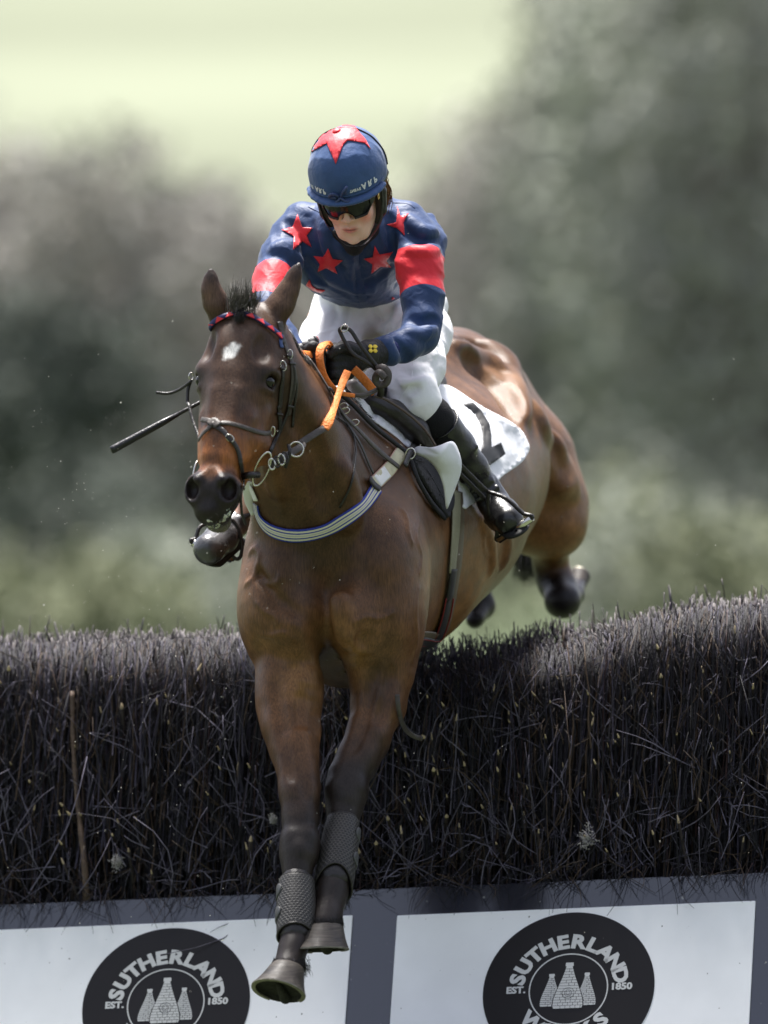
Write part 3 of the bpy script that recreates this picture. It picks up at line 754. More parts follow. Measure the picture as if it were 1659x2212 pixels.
def ringpoly(r0, r1, n=64, cx=0, cy=0):
    a = np.linspace(0, 2 * np.pi, n + 1)
    return [[(cx + r0 * math.cos(p), cy + r0 * math.sin(p)), (cx + r1 * math.cos(p), cy + r1 * math.sin(p)), (cx + r1 * math.cos(q), cy + r1 * math.sin(q)), (cx + r0 * math.cos(q), cy + r0 * math.sin(q))] for p, q in zip(a[:-1], a[1:])]
def kiln(cx, y0, h, wb, wt):
    prof = [(0, .93), (.06, 1.0), (.2, .96), (.35, .82), (.5, .64), (.65, .46), (.8, .30), (.92, .20), (.925, .27), (1, .25)]
    L = [(cx - wb * w, y0 + h * t + .05 * h * (abs(w) - .9 if t == 0 else 0)) for t, w in prof]; Rr = [(2 * cx - x, y) for x, y in L][::-1]
    lines = []
    rows = 15
    for i in range(1, rows):
        t = (i / rows) * .92; w = np.interp(t, [p[0] for p in prof], [p[1] for p in prof]) * wb; y = y0 + h * t
        lines.append([(cx - w, y), (cx + w, y), (cx + w, y + .0011), (cx - w, y + .0011)])
        t2 = ((i - 1) / rows) * .92; nb = max(2, int(2 * w / .013))
        for k in range(1, nb):
            x = cx - w + 2 * w * (k + (.5 if i % 2 else 0)) / nb
            if x > cx + w: continue
            lines.append([(x, y0 + h * t2), (x + .0011, y0 + h * t2), (x + .0011, y), (x, y)])
    return L + Rr, lines
def sign(uL, vL, uR, vR, cu, cvTop, rad, label, extra=False):
    s0, t0 = plane_st(uL, vL, .005); s1, t1 = plane_st(uR, vR, .005)
    root = empty('advertising_sign', tuple(FP((s0 + s1) / 2, -.7, .004)), label, 'sign', 'white advertising signs on the board')
    tt = (t0 + t1) / 2
    slab('sign_panel', s0, s1, tt - .62, tt, .001, .006, SIGNW, root, .0015)
    cs, ct = plane_st(cu, cvTop, .007); c = (cs, ct - rad * .965)
    disc = flat2('roundel', [[(rad * math.cos(a), rad * math.sin(a)) for a in np.linspace(0, 2 * np.pi, 96, endpoint=False)]], c, .0075, LOGO, root)
    P = ringpoly(.1045, .1080) + arc_text('SUTHERLAND', .1440, .039, 166, 15, bold=.05) + arc_text('WORKS', .1330, .039, 226, 314, True, bold=.05)
    P += flat_text('EST.', -.143, -.006, .019) + flat_text('1850', .143, -.006, .019)
    if extra: P += arc_text('HE', .205, .020, 234, 302, True, bold=.0)[0:0] + arc_text('E', .203, .019, 322, 322, True, bold=0) + arc_text('A', .203, .019, 218, 218, True, bold=0)
    for nm_, P in (('emblem_ring', ringpoly(.1045, .1080)), ('lettering', arc_text('SUTHERLAND', .1440, .039, 166, 15, bold=.05)), ('lettering', arc_text('WORKS', .1330, .039, 226, 314, True, bold=.05)), ('lettering', flat_text('EST.', -.143, -.006, .019)), ('lettering', flat_text('1850', .143, -.006, .019))) + ((('lettering', arc_text('E', .198, .022, 317, 317, True, bold=.0)),) if extra else ()):
        flat2(nm_, P, c, .0087, LWHT, root)
    kl, ll = kiln(-.047, -.050, .098, .029, .1); kr, lr = kiln(.049, -.050, .098, .027, .1); km, lm = kiln(0, -.058, .138, .041, .1)
    flat2('kiln_emblem', [kl], c, .0085, LWHT, root); flat2('kiln_emblem', [kr], c, .0085, LWHT, root); flat2('kiln_bricks', ll, c, .0089, LOGO, root); flat2('kiln_bricks', lr, c, .0089, LOGO, root)
    out = [((x) * 1.06, y + .0005) for x, y in km]
    flat2('kiln_outline', [out], c, .0091, LOGO, root); flat2('kiln_emblem', [km], c, .0095, LWHT, root)
    flat2('kiln_bricks', [l for l in lm if not (abs(l[0][0] + .0) < .014 and abs(l[0][1] + .012) < .014 and len(l) == 4 and l[1][0] - l[0][0] < .003)] + ringpoly(.0155, .0167, 32, 0, -.012) + ringpoly(.005, .006, 20, 0, -.012) + ringpoly(.0095, .0108, 7, 0, -.012), c, .0099, LOGO, root)
sign(-66, 2013, 762, 1975, 371, 2005, .2330, 'white sign with dark kiln roundel at the lower left, behind the front hooves')
sign(858, 1978, 1632, 1945, 1238, 1971, .2330, 'white sign with dark kiln roundel at the lower right, clear of the horse', True)
# --- birch twigs
def top_v(u): return np.interp(u, [-900, 0, 300, 530, 800, 950, 1010, 1100, 1250, 1330, 1450, 1659, 2600], [1400, 1376, 1370, 1356, 1385, 1388, 1368, 1352, 1346, 1322, 1302, 1290, 1260])
def drop(u): return np.interp(u, [0, 560, 750, 900, 1150, 1300, 1500], [.015, .02, .09, .10, .085, .03, .015])
TH = .50      # birch thickness at the top
def topz(s, dep):
    P = P_L + e1 * s; u = 829.5 + P[0] * SC * D0 / (D0 + P[1])
    zb = ZC - (top_v(u) - 1106) / SC * (D0 + P[1] + .3) / D0
    return zb - drop(u) * np.clip(1 - dep / .42, 0, 1) ** 1.3
def twigs(rng, n, mode):
    """returns control points (n,5,3), radii (n,5), colours (n,5,3)"""
    s = rng.uniform(-1.3, 3.5, n)
    P = np.zeros((n, 5, 3)); Rd = np.zeros((n, 5)); Cc = np.zeros((n, 5, 3))
    up = np.array([0, 0, 1.]); fw = -nH
    for i in range(n):
        if mode == 'long':
            dep = abs(rng.normal(0, .10)); z1 = topz(s[i], dep) - abs(rng.normal(0, .02)) if rng.random() < .6 else None
            basez = (P_L + e1 * s[i])[2] + rng.uniform(-.06, .25)
            L = rng.uniform(.3, .75)
            tz = z1 if z1 is not None else basez + L
            tilt = rng.normal(0, .10) ; tz = min(tz, topz(s[i], dep))
            b = P_L + e1 * s[i] + nH * (dep + .02); b[2] = basez if z1 is None else max(basez, tz - L)
            H_ = tz - b[2]
            lean = .20 * H_
            for j, t in enumerate(np.linspace(0, 1, 5)):
                P[i, j] = b + up * H_ * t + nH * (lean * t) + e1 * (tilt * H_ * t * t + rng.normal(0, .006)) + fw * rng.normal(0, .008)
            r = rng.uniform(.0010, .0026); Rd[i] = np.linspace(r * 1.3, r * .7, 5)
        elif mode == 'top':
            dep = rng.uniform(0, TH); L = rng.uniform(.06, .20); zt = topz(s[i], dep) + rng.normal(.0, .007) + (rng.random() < .02) * .04
            b = P_L + e1 * s[i] + nH * (dep + .17); b[2] = zt - L
            d = unit(up + e1 * rng.normal(0, .20) + nH * rng.normal(0, .25))
            bend = rng.normal(0, .012, 3)
            for j, t in enumerate(np.linspace(0, 1, 5)): P[i, j] = b + d * L * t + bend * t * t
            r = rng.uniform(.0012, .0026) * (1.5 if rng.random() < .2 else 1); Rd[i] = np.linspace(r * 1.1, r * .85, 5)
        elif mode == 'over':
            if rng.random() < .75: s[i] = rng.choice([.05, .28, .52, .78, .95, 1.32, 1.48, 1.62, 1.80, 2.05, 2.2, 2.35]) + rng.normal(0, .05)
            b = FP(s[i], rng.uniform(.0, .05), rng.uniform(.006, .03)); L = rng.uniform(.03, .13); a = rng.normal(0, .7)
            d = unit(-e2 * math.cos(a) + e1 * math.sin(a) + e3 * rng.uniform(0, .15)); c = e1 * rng.normal(0, .012) + e3 * .004
            for j, t in enumerate(np.linspace(0, 1, 5)): P[i, j] = b + d * L * t + c * math.sin(3.1 * t)
            r = rng.uniform(.0007, .0014); Rd[i] = np.linspace(r * 1.3, r * .6, 5)
        else:
            dep = rng.uniform(-.045, .03); z0 = (P_L + e1 * s[i])[2]; zt = topz(s[i], 0); z = rng.uniform(z0 - .03, zt - .04)
            hh = (z - z0)
            b = P_L + e1 * s[i] + nH * (dep + .02 + .20 * hh); b[2] = z
            a = rng.normal(0, .65) * (1 if rng.random() < .8 else 2) ; d = unit(up * math.cos(a) + e1 * math.sin(a) + fw * rng.uniform(-.3, .4)); L = rng.uniform(.04, .20) * (2.2 if rng.random() < .12 else 1)
            L = min(L, max(.03, (zt - z) / max(.1, d[2]))) if rng.random() < .97 else L * .6
            c = unit(rng.normal(size=3)) * L * (.10 if rng.random() < .8 else .28)
            for j, t in enumerate(np.linspace(0, 1, 5)): P[i, j] = b + d * L * t + c * math.sin(3.1 * t) + rng.normal(0, .0015, 3)
            r = rng.uniform(.0007, .0018); Rd[i] = np.linspace(r * 1.3, r * .6, 5)
        q = rng.random()
        base = np.array([.0055, .0045, .0075]) if q < .68 else (np.array([.032, .028, .046]) if q < .92 else np.array([.024, .010, .010]))
        if mode == 'front' and rng.random() < .45: base = np.array([.11, .10, .14])
        if rng.random() < .13: base = np.array([.050, .032, .021])
        base = base * rng.uniform(.6, 1.5)
        Cc[i] = base
        if mode == 'top': Cc[i, 4] = np.array([.135, .12, .125]) * rng.uniform(.2, 1.4); Cc[i, 3] = base * 1.5
    return P, Rd, Cc
def sweep(P, Rd, Cc, ns=3):
    n, m, _ = P.shape
    T = np.gradient(P, axis=1); T /= np.linalg.norm(T, axis=2)[..., None] + 1e-9
    A = np.cross(T, np.array([.3, 1, .1])); A /= np.linalg.norm(A, axis=2)[..., None] + 1e-9; Bn = np.cross(T, A)
    a = np.linspace(0, 2 * np.pi, ns, endpoint=False) + .5
    V = P[:, :, None] + Rd[:, :, None, None] * (np.cos(a)[:, None] * A[:, :, None] + np.sin(a)[:, None] * Bn[:, :, None])
    C = np.repeat(Cc[:, :, None], ns, 2)
    idx = np.arange(n * m * ns).reshape(n, m, ns)
    F = np.stack([idx[:, :-1], np.roll(idx, -1, 2)[:, :-1], np.roll(idx, -1, 2)[:, 1:], idx[:, 1:]], -1).reshape(-1, 4)
    cap = idx[:, -1].reshape(-1, ns)
    return V.reshape(-1, 3), F, cap, C.reshape(-1, 3)
TW = mat('birch_twigs', attr='Col', rough=.62, spec=.35, var=.3, vscale=60)
fen = empty('birch_fence', tuple(P_L + e1 * 1.05 + nH * .3), 'steeplechase fence of packed dark birch twigs with a trimmed top', 'fence')
rng = np.random.default_rng(3)
VV, FF, CC, CP, o = [], [], [], [], 0
for mode, n in (('over', 420), ('long', 9500), ('top', 8500), ('front', 5200)):
    A3 = twigs(rng, n, mode)
    if mode == 'front':          # side shoots forking off the loose twigs
        P0_, R0_, C0_ = A3; k = 2600; ii = rng.integers(0, n, k); jj = rng.integers(1, 4, k); st_ = P0_[ii, jj]; dr = P0_[ii, 4] - P0_[ii, 0]; Ln = np.linalg.norm(dr, axis=1); dr = dr / Ln[:, None]
        sdv = np.cross(dr, e3) * rng.choice([-1, 1], k)[:, None]; dd = dr * .8 + sdv * rng.uniform(.4, .9, k)[:, None] + rng.normal(0, .1, (k, 3)); tt_ = np.linspace(0, 1, 5)
        Pn = st_[:, None] + dd[:, None] * (tt_[None, :, None] * (Ln * rng.uniform(.25, .5, k))[:, None, None]) - (sdv * .12)[:, None] * (tt_ ** 2)[None, :, None] * Ln[:, None, None]
        A3 = (np.concatenate([P0_, Pn]), np.concatenate([R0_, R0_[ii] * .7]), np.concatenate([C0_, C0_[ii]]))
    v, f, c, cc = sweep(*A3); VV.append(v); FF.append(f + o); CP.append(c + o); CC.append(cc); o += len(v)
me = np_mesh('twigs', np.vstack(VV), [np.vstack(FF), np.vstack(CP)], True); set_col(me, 'Col', np.vstack(CC))
link_mesh('twigs', me, TW, fen)['kind'] = 'stuff'
# thicker cut stems with pale sawn ends
n = 150; P = np.zeros((n, 5, 3)); Rd = np.zeros((n, 5)); Cc = np.zeros((n, 5, 3))
for i in range(n):
    s = rng.uniform(-.1, 2.4); z0 = (P_L + e1 * s)[2]; zt = topz(s, 0); z = rng.uniform(z0 + .05, zt - .06); hh = z - z0
    b = P_L + e1 * s + nH * (.20 * hh - .012) ; b[2] = z; L = rng.uniform(.10, .22)
    d = unit(np.array([0, 0, 1.]) + e1 * rng.normal(0, .22) - nH * (rng.uniform(.9, 2.2) if rng.random() < .72 else rng.uniform(.2, .45)))
    for j, t in enumerate((0, .5, .88, .90, 1)): P[i, j] = b + d * L * (t - .7)
    big = rng.random() < .14; r = rng.uniform(.0045, .007) if big else rng.uniform(.0015, .0040)
    Rd[i] = np.array([1, 1, .95, .9, .35 if not big else .2]) * r
    Cc[i] = np.array([.035, .026, .027]); Cc[i, 3:] = np.array([.50, .40, .25]) * rng.uniform(.5, 1.15)
v, f, c, cc = sweep(P, Rd, Cc, 6); me = np_mesh('cut_stems', v, [f, c], True); set_col(me, 'Col', cc); link_mesh('cut_stems', me, TW, fen)['kind'] = 'stuff'
# dense dark inside of the fence
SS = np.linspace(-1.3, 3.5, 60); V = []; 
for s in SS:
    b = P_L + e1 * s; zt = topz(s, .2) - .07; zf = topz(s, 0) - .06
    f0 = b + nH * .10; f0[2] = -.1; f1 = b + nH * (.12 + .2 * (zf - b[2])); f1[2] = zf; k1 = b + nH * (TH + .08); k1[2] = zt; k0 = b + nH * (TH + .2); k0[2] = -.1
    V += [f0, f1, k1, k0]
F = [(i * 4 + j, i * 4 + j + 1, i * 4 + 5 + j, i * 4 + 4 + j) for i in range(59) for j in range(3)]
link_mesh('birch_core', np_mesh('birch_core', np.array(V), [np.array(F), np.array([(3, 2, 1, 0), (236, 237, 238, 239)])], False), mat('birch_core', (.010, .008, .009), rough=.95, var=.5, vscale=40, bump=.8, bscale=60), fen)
# brown branch standing at the left, feathery tufts
BR = mat('brown_branch', (.10, .065, .045), rough=.7, var=.35, vscale=25, bump=.6, bscale=60)
PB = np.array([W(156, 1493, dline(156) + .09), W(158, 1590, dline(158) + .07), W(163, 1680, dline(160) + .05), W(172, 1770, dline(170) + .03), W(182, 1860, dline(180) + .0), W(187, 1945, dline(185) - .0)])
bb = tube('branch', spline(PB, 6), np.linspace(.006, .0095, 31) * (1 + .12 * np.sin(np.arange(31) * 1.3)), BR); tag(bb, 'thick brown branch standing upright among the twigs at the left', 'branch')
TUFT = mat('white_fluff', (.42, .40, .40), rough=.9, var=.3)
for k, (u, v, rr, lab) in enumerate(((252, 1862, .020, 'small white tuft of fluff caught low in the birch at the left'), (1268, 1812, .026, 'larger white tuft of fluff caught low in the birch at the right'), (590, 1770, .012, 'tiny white tuft of fluff caught beside the horse foreleg'))):
    c = W(u, v, dline(u) - .0); P = np.zeros((130, 5, 3)); 
    for i in range(130):
        a = c + rng.normal(size=3) * rr * np.array([.7, .4, 1]) * .5; d = unit(rng.normal(size=3)) * rr * .5
        for j in range(5): P[i, j] = a + d * j / 4 + rng.normal(0, .001, 3)
    v_, f_, c_, _ = sweep(P, np.full((130, 5), .0009), np.zeros((130, 5, 3))); tag(link_mesh('fluff_tuft', np_mesh('fluff_tuft', v_, [f_, c_]), TUFT), lab, 'tuft', 'white tufts in the birch')
# ================================================================== RIDER
per = empty('person', tuple(W(800, 700, .75)), 'jockey in blue silks with red stars, white breeches and black boots crouched on the horse', 'person')
# head frame
th, ro, ya = R(33), R(11), R(11)
Hf = unit([-math.sin(ya) * math.cos(th), -math.cos(ya) * math.cos(th), -math.sin(th)])
Hr = np.array([math.cos(ro), 0, math.sin(ro)]); Hr = unit(Hr - (Hr @ Hf) * Hf); Hu = np.cross(Hr, Hf) * 1.0
if Hu[2] < 0: Hu = -Hu
HO = W(759, 411, .22)
JROT = np.stack([Hr, Hf, Hu])
def J(r, f, u): return HO + Hr * r + Hf * f + Hu * u
class JS(Sdf):
    def e(s, r, f, u, a, b, c, k=.012, **kw): return s.ell(J(r, f, u), (a, b, c), JROT, k=k, **kw)
    def c(s, p, q, ra, rb, k=.008, **kw): return s.cap(J(*p), J(*q), ra, rb, k, **kw)
f = JS(.015)
f.e(0, -.01, .045, .076, .092, .088)                    # skull
f.e(0, .035, -.030, .060, .055, .075, .02)              # face mass
f.e(0, .052, -.078, .040, .036, .034, .02)              # jaw
f.e(0, .078, -.112, .017, .014, .014, .016)             # chin
f.c((-.053, .00, -.050), (-.026, .060, -.100), .023, .020, .02); f.c((.053, .00, -.050), (.026, .060, -.100), .023, .020, .02)
for s in (-1, 1):
    f.e(s * .041, .058, -.036, .022, .022, .024, .018)   # cheeks
    f.e(s * .031, .092, .004, .016, .010, .010, .008, sub=True)
    f.e(s * .031, .074, .003, .0125, .0125, .0125, .002)
    f.c((s * .014, .092, .020), (s * .048, .080, .018), .005, .005, .008)
f.c((0, .086, .015), (0, .106, -.030), .0065, .0090, .010)
f.e(0, .108, -.034, .0095, .010, .0085, .006)
for s in (-1, 1):
    f.e(s * .0125, .098, -.036, .0075, .009, .0065, .005)
    f.e(s * .0062, .106, -.043, .0032, .005, .003, .002, sub=True)
f.c((-.019, .084, -.071), (.019, .084, -.071), .0065, .0065, .010)
f.c((-.019, .089, -.067), (0, .0955, -.0655), .0030, .0048, .003); f.c((0, .0955, -.0655), (.019, .089, -.067), .0048, .0030, .003)
f.c((-.017, .089, -.077), (0, .0940, -.0790), .0030, .0055, .003); f.c((0, .0940, -.0790), (.017, .089, -.077), .0055, .0030, .003)
f.c((-.022, .090, -.0725), (0, .1015, -.0715), .0013, .0014, .002, sub=True); f.c((0, .1015, -.0715), (.022, .090, -.0725), .0014, .0013, .002, sub=True)
f.cap(J(0, -.03, -.04), W(775, 500, .40), .052, .056, .03)   # neck
for s in (-1, 1): f.e(s * .076, -.015, -.005, .009, .018, .028, .006)
# the body under the clothes, so that it is one figure
f.chain([(775, 500, .44, 56), (780, 600, .64, 52), (795, 680, .82, 56)], k=.05)
f.chain([(790, 675, .8, 60), (905, 700, .74, 48), (893, 850, .37, 33), (950, 915, .44, 30), (1050, 1055, .58, 18), (1092, 1125, .52, 17)], k=.03)
f.chain([(790, 675, .8, 60), (715, 700, .76, 48), (670, 830, .42, 33), (590, 960, .5, 28), (520, 1110, .57, 18), (465, 1180, .48, 17)], k=.03)
f.chain([(770, 500, .42, 50), (893, 500, .42, 32), (910, 620, .31, 28), (905, 720, .26, 27), (822, 757, .12, 17), (775, 775, .06, 9)], k=.02)
f.chain([(770, 500, .42, 50), (632, 510, .42, 32), (590, 590, .3, 28), (572, 675, .18, 26), (635, 765, .03, 17), (655, 775, .02, 9)], k=.02)
def skin(V):
    C = np.tile(np.array([.76, .49, .385]), (len(V), 1)); q = (V - HO) @ JROT.T
    for s in (-1, 1):
        C = lerp(C, np.array([.76, .26, .21]), .85 * np.exp(-(((q - np.array([s * .043, .062, -.040])) / np.array([.018, .05, .022])) ** 2).sum(1)))
    C = lerp(C, np.array([.58, .26, .21]), .5 * np.exp(-(((q - np.array([0, .108, -.034])) / .014) ** 2).sum(1)))
    m = np.exp(-(((q - np.array([0, .094, -.072])) / np.array([.019, .02, .0085])) ** 4).sum(1)); C = lerp(C, np.array([.52, .13, .115]), .9 * m)
    m = np.exp(-(((q - np.array([0, .1, -.0718])) / np.array([.021, .02, .0016])) ** 4).sum(1)); C = lerp(C, np.array([.10, .03, .03]), .8 * m)
    for s in (-1, 1): C = lerp(C, np.array([.16, .09, .05]), .7 * np.exp(-(((q - np.array([s * .031, .084, .020])) / np.array([.018, .02, .003])) ** 4).sum(1)))
    return C
SKIN = mat('skin', attr='Col', rough=.45, spec=.4, var=.04, vscale=60, bump=.12, bscale=500, sss=.25)
sdf_obj('body', f, .0034, SKIN, per, smooth=1, colf=skin)
BV['person_body'] = BV.pop('body') if False else BV['body']
# ---- jacket
from mathutils.geometry import delaunay_2d_cdt
def fabric(name, **kw): return mat(name, **kw)
JK = bpy.data.materials.new('silks'); JK.use_nodes = True
def build_silk():
    t = JK.node_tree; b = t.nodes['Principled BSDF']; L = t.links
    at = nd(t, 'ShaderNodeAttribute', attribute_name='band')
    g1 = nd(t, 'ShaderNodeMath', operation='GREATER_THAN'); g1.inputs[1].default_value = 0.5; L.new(at.outputs['Fac'], g1.inputs[0])
    tc = nd(t, 'ShaderNodeTexCoord'); nz = nd(t, 'ShaderNodeTexNoise'); nz.inputs['Scale'].default_value = 9; nz.inputs['Detail'].default_value = 5; L.new(tc.outputs['Object'], nz.inputs[0])
    mx = nd(t, 'ShaderNodeMixRGB'); mx.inputs[1].default_value = (.020, .045, .125, 1); mx.inputs[2].default_value = (.68, .026, .040, 1); L.new(g1.outputs[0], mx.inputs[0])
    mr = nd(t, 'ShaderNodeMapRange'); mr.inputs[1].default_value = .3; mr.inputs[2].default_value = .7; mr.inputs[3].default_value = .88; mr.inputs[4].default_value = 1.12; L.new(nz.outputs[0], mr.inputs[0])
    vm = nd(t, 'ShaderNodeVectorMath', operation='SCALE'); L.new(mx.outputs[0], vm.inputs[0]); L.new(mr.outputs[0], vm.inputs['Scale']); L.new(vm.outputs[0], b.inputs['Base Color'])
    b.inputs['Roughness'].default_value = .52; b.inputs['Specular IOR Level'].default_value = .25; b.inputs['Sheen Weight'].default_value = .1
    n2 = nd(t, 'ShaderNodeTexNoise'); n2.inputs['Scale'].default_value = 26; n2.inputs['Detail'].default_value = 4; n2.inputs['Distortion'].default_value = .8; L.new(tc.outputs['Object'], n2.inputs[0])
    n3 = nd(t, 'ShaderNodeTexNoise'); n3.inputs['Scale'].default_value = 700; L.new(tc.outputs['Object'], n3.inputs[0])
    bp = nd(t, 'ShaderNodeBump'); bp.inputs['Strength'].default_value = .35; bp.inputs['Distance'].default_value = .012; L.new(n2.outputs[0], bp.inputs['Height'])
    b2 = nd(t, 'ShaderNodeBump'); b2.inputs['Strength'].default_value = .15; b2.inputs['Distance'].default_value = .002; L.new(n3.outputs[0], b2.inputs['Height']); L.new(bp.outputs[0], b2.inputs['Normal']); L.new(b2.outputs[0], b.inputs['Normal'])
build_silk()
j = Sdf(.04)
def JE(c, r, k=.05, **kw): j.ell(W(*c), r, None, k=k, **kw)
JE((766, 505, .44), (.165, .13, .105), .05)
JE((775, 575, .56), (.125, .14, .105), .06)
JE((783, 622, .68), (.125, .14, .060), .04); JE((715, 585, .52), (.07, .10, .06), .05); JE((684, 552, .47), (.06, .10, .085), .05)
JE((800, 470, .56), (.125, .14, .06), .06)
ARM_R = [(878, 478, .44, 45), (897, 520, .41, 50), (906, 580, .35, 49), (912, 640, .31, 44), (912, 700, .27, 38), (905, 728, .25, 37)]
ARM_R2 = [(905, 728, .25, 37), (870, 748, .19, 33), (838, 755, .145, 28), (818, 756, .12, 24)]
ARM_L = [(655, 480, .44, 45), (632, 515, .42, 46), (606, 560, .36, 44), (590, 610, .29, 42), (576, 665, .20, 38)]
ARM_L2 = [(576, 665, .20, 38), (605, 722, .10, 31), (640, 765, .03, 26)]
for a in (ARM_R, ARM_R2, ARM_L, ARM_L2): j.chain(a, k=.022)
j.chain([(930, 470, .48, 10), (950, 520, .42, 9), (948, 560, .38, 7)], k=.03)      # wind-blown fold behind the shoulder
j.chain([(952, 500, .45, 5), (955, 535, .42, 5)], k=.02)
# folds: ridges and creases radiating from armpits and collar
FOLD = [((846, 420), (868, 520), (862, 585), 1), ((838, 470), (852, 560), (856, 615), -1), ((700, 470), (705, 540), (735, 600), 1), ((668, 470), (680, 530), (690, 560), -1),
        ((735, 530), (760, 580), (775, 640), 1), ((790, 530), (775, 580), (782, 640), -1), ((655, 560), (680, 590), (700, 612), -1), ((845, 575), (800, 610), (760, 625), -1),
        ((700, 590), (750, 620), (800, 628), 1), ((880, 500), (905, 520), (935, 515), -1), ((880, 470), (915, 500), (940, 500), 1), ((620, 480), (650, 500), (660, 540), -1),
        ((610, 540), (635, 550), (648, 575), 1), ((885, 690), (915, 700), (940, 690), -1), ((880, 715), (910, 722), (938, 712), 1), ((850, 735), (870, 760), (880, 780), -1), ((832, 733), (842, 757), (850, 782), 1),
        ((590, 540), (615, 530), (640, 535), 1), ((885, 540), (915, 545), (945, 535), 1)]
V0, F0 = polygonize(j, .009); jc0 = Caster((V0, F0))
for a, b_, c, sg in FOLD:
    P, N = drape(jc0, [a, b_, c], 0, 4)
    for p, q, n_, m_ in zip(P[:-1], P[1:], N[:-1], N[1:]):
        if sg > 0: j.cap(p - n_ * .004, q - m_ * .004, .0075, .0075, .022)
        else: j.cap(p + n_ * .006, q + m_ * .006, .008, .008, .020, sub=True)
def crease(X, dir_, f, amp, seed=0.):
    # thin wandering creases: ridges where a warped wave crosses zero
    a = X @ (np.asarray(dir_, float) * f) + 1.9 * np.sin(X[:, 0] * 23 + seed) + 1.7 * np.sin(X[:, 2] * 19 + 1.3 * seed) + 1.5 * np.sin(X[:, 1] * 21 + seed * 2)
    m = .5 + .5 * np.sin(X[:, 0] * 17 + 2.1 * seed) * np.sin(X[:, 2] * 14 + seed)
    return -amp * m * (1 - np.abs(np.sin(a))) ** 2.2
# hem: cut the torso cloth flat along a sagging plane
hem_o = W(785, 650, .70); hem_n = unit(np.array([.0, .55, -.85]))
def jpost(X, d):
    x = X[:, 0] - hem_o[0]
    dist = (X - hem_o) @ hem_n + .55 * x * x - .008
    near = (np.abs(x) < .135) & (X[:, 1] > .35)
    d = np.where(near, np.maximum(d, dist), d)
    n = np.sin(X[:, 0] * 48 + 2.2 * np.sin(X[:, 2] * 33)) * np.sin(X[:, 2] * 39 + 1.7 * np.sin(X[:, 1] * 41 + 1))
    return d + .0010 * n + crease(X, (1, .3, .25), 46, .0038, 1.) + crease(X, (.6, -.3, .9), 38, .0034, 2.3) + crease(X, (-.7, .2, .7), 64, .0014, 4.)
j.post = jpost
def segband(a, b, lo, hi):
    def g(V):
        ab = b - a; t = (V - a) @ ab / (ab @ ab); r = np.linalg.norm(V - a - t[:, None] * ab, axis=1)
        x = np.minimum(t - lo, hi - t) * np.linalg.norm(ab); return np.where(r < .12, x, -.05)
    return g
bR = segband(W(903, 545, .39), W(912, 655, .30), .16, .88); bL = segband(W(614, 545, .38), W(580, 655, .22), .44, 1.06)
def band(V): return .5 + 40 * np.maximum(bR(V), bL(V))
sdf_obj('jacket', j, .0042, JK, per, smooth=1, attrs=dict(band=band))
JC = Caster(BV['jacket'])
RED = mat('red_satin', (.66, .022, .036), rough=.5, spec=.4, var=.12, vscale=20, bump=.4, bscale=26, sheen=.2)
def patch(name, poly, caster, m, parent, off=.0018, step=4.0, guess=None):
    """closed outline in the visible surface, triangulated finely and laid on the cloth"""
    poly = np.array(poly, float); Q = []
    for a, b in zip(poly, np.roll(poly, -1, 0)):
        n = max(1, int(np.linalg.norm(b - a) / step))
        for t in range(n): Q.append(a + (b - a) * t / n)
    Q = np.array(Q)
    gx, gy = np.meshgrid(np.arange(Q[:, 0].min(), Q[:, 0].max(), step), np.arange(Q[:, 1].min(), Q[:, 1].max(), step))
    G = [Vector(p) for p in zip(gx.ravel(), gy.ravel())]; n = len(Q)
    vo_, eo_, fo_ = delaunay_2d_cdt([Vector(p) for p in Q] + G, [], [list(range(n))], 1, 1e-4)[:3]
    bm = bmesh.new(); vs = [bm.verts.new((v.x, v.y, 0)) for v in vo_]
    for f_ in fo_: bm.faces.new([vs[i] for i in f_])
    for v in [v for v in bm.verts if not v.link_faces]: bm.verts.remove(v)
    P = []
    for v in bm.verts:
        p, n_ = caster.ray(v.co.x, v.co.y, guess); P.append((p, n_))
    for v, (p, n_) in zip(bm.verts, P): v.co = Vector(p + n_ * off)
    for f_ in bm.faces: f_.smooth = True
    bmesh.ops.recalc_face_normals(bm, faces=bm.faces)
    me = bpy.data.meshes.new(name); bm.to_mesh(me); bm.free()
    c = me.polygons[0]
    if c.normal.y > 0: me.flip_normals()
    o = link_mesh(name, me, m, parent); md = o.modifiers.new('thick', 'SOLIDIFY'); md.thickness = .0014; md.offset = 1
    return o
JO = bpy.data.objects['jacket']
def T3(x, y): return (597.2 + x / 4.167, 232.3 + y / 4.167)
STARS = [[(190, 965), (235, 1080), (328, 1085), (275, 1150), (318, 1255), (230, 1205), (145, 1285), (155, 1165), (48, 1105), (145, 1080)],
         [(465, 1265), (505, 1360), (600, 1372), (522, 1430), (548, 1492), (450, 1440), (375, 1478), (392, 1410), (330, 1335), (425, 1345)],
         [(880, 1240), (925, 1320), (1048, 1298), (985, 1375), (1030, 1435), (935, 1425), (852, 1490), (862, 1405), (790, 1360), (868, 1340)],
         [(1085, 890), (1112, 985), (1188, 958), (1140, 1040), (1148, 1155), (1085, 1085), (980, 1052), (1080, 1035)],
         [(300, 1545), (322, 1600), (360, 1628), (438, 1640), (400, 1662), (330, 1640), (270, 1595)],
         [(1040, 1700), (1062, 1712), (1045, 1722), (1032, 1728)]]
for s_ in STARS: patch('star', [T3(*p) for p in s_], JC, RED, JO, step=5)
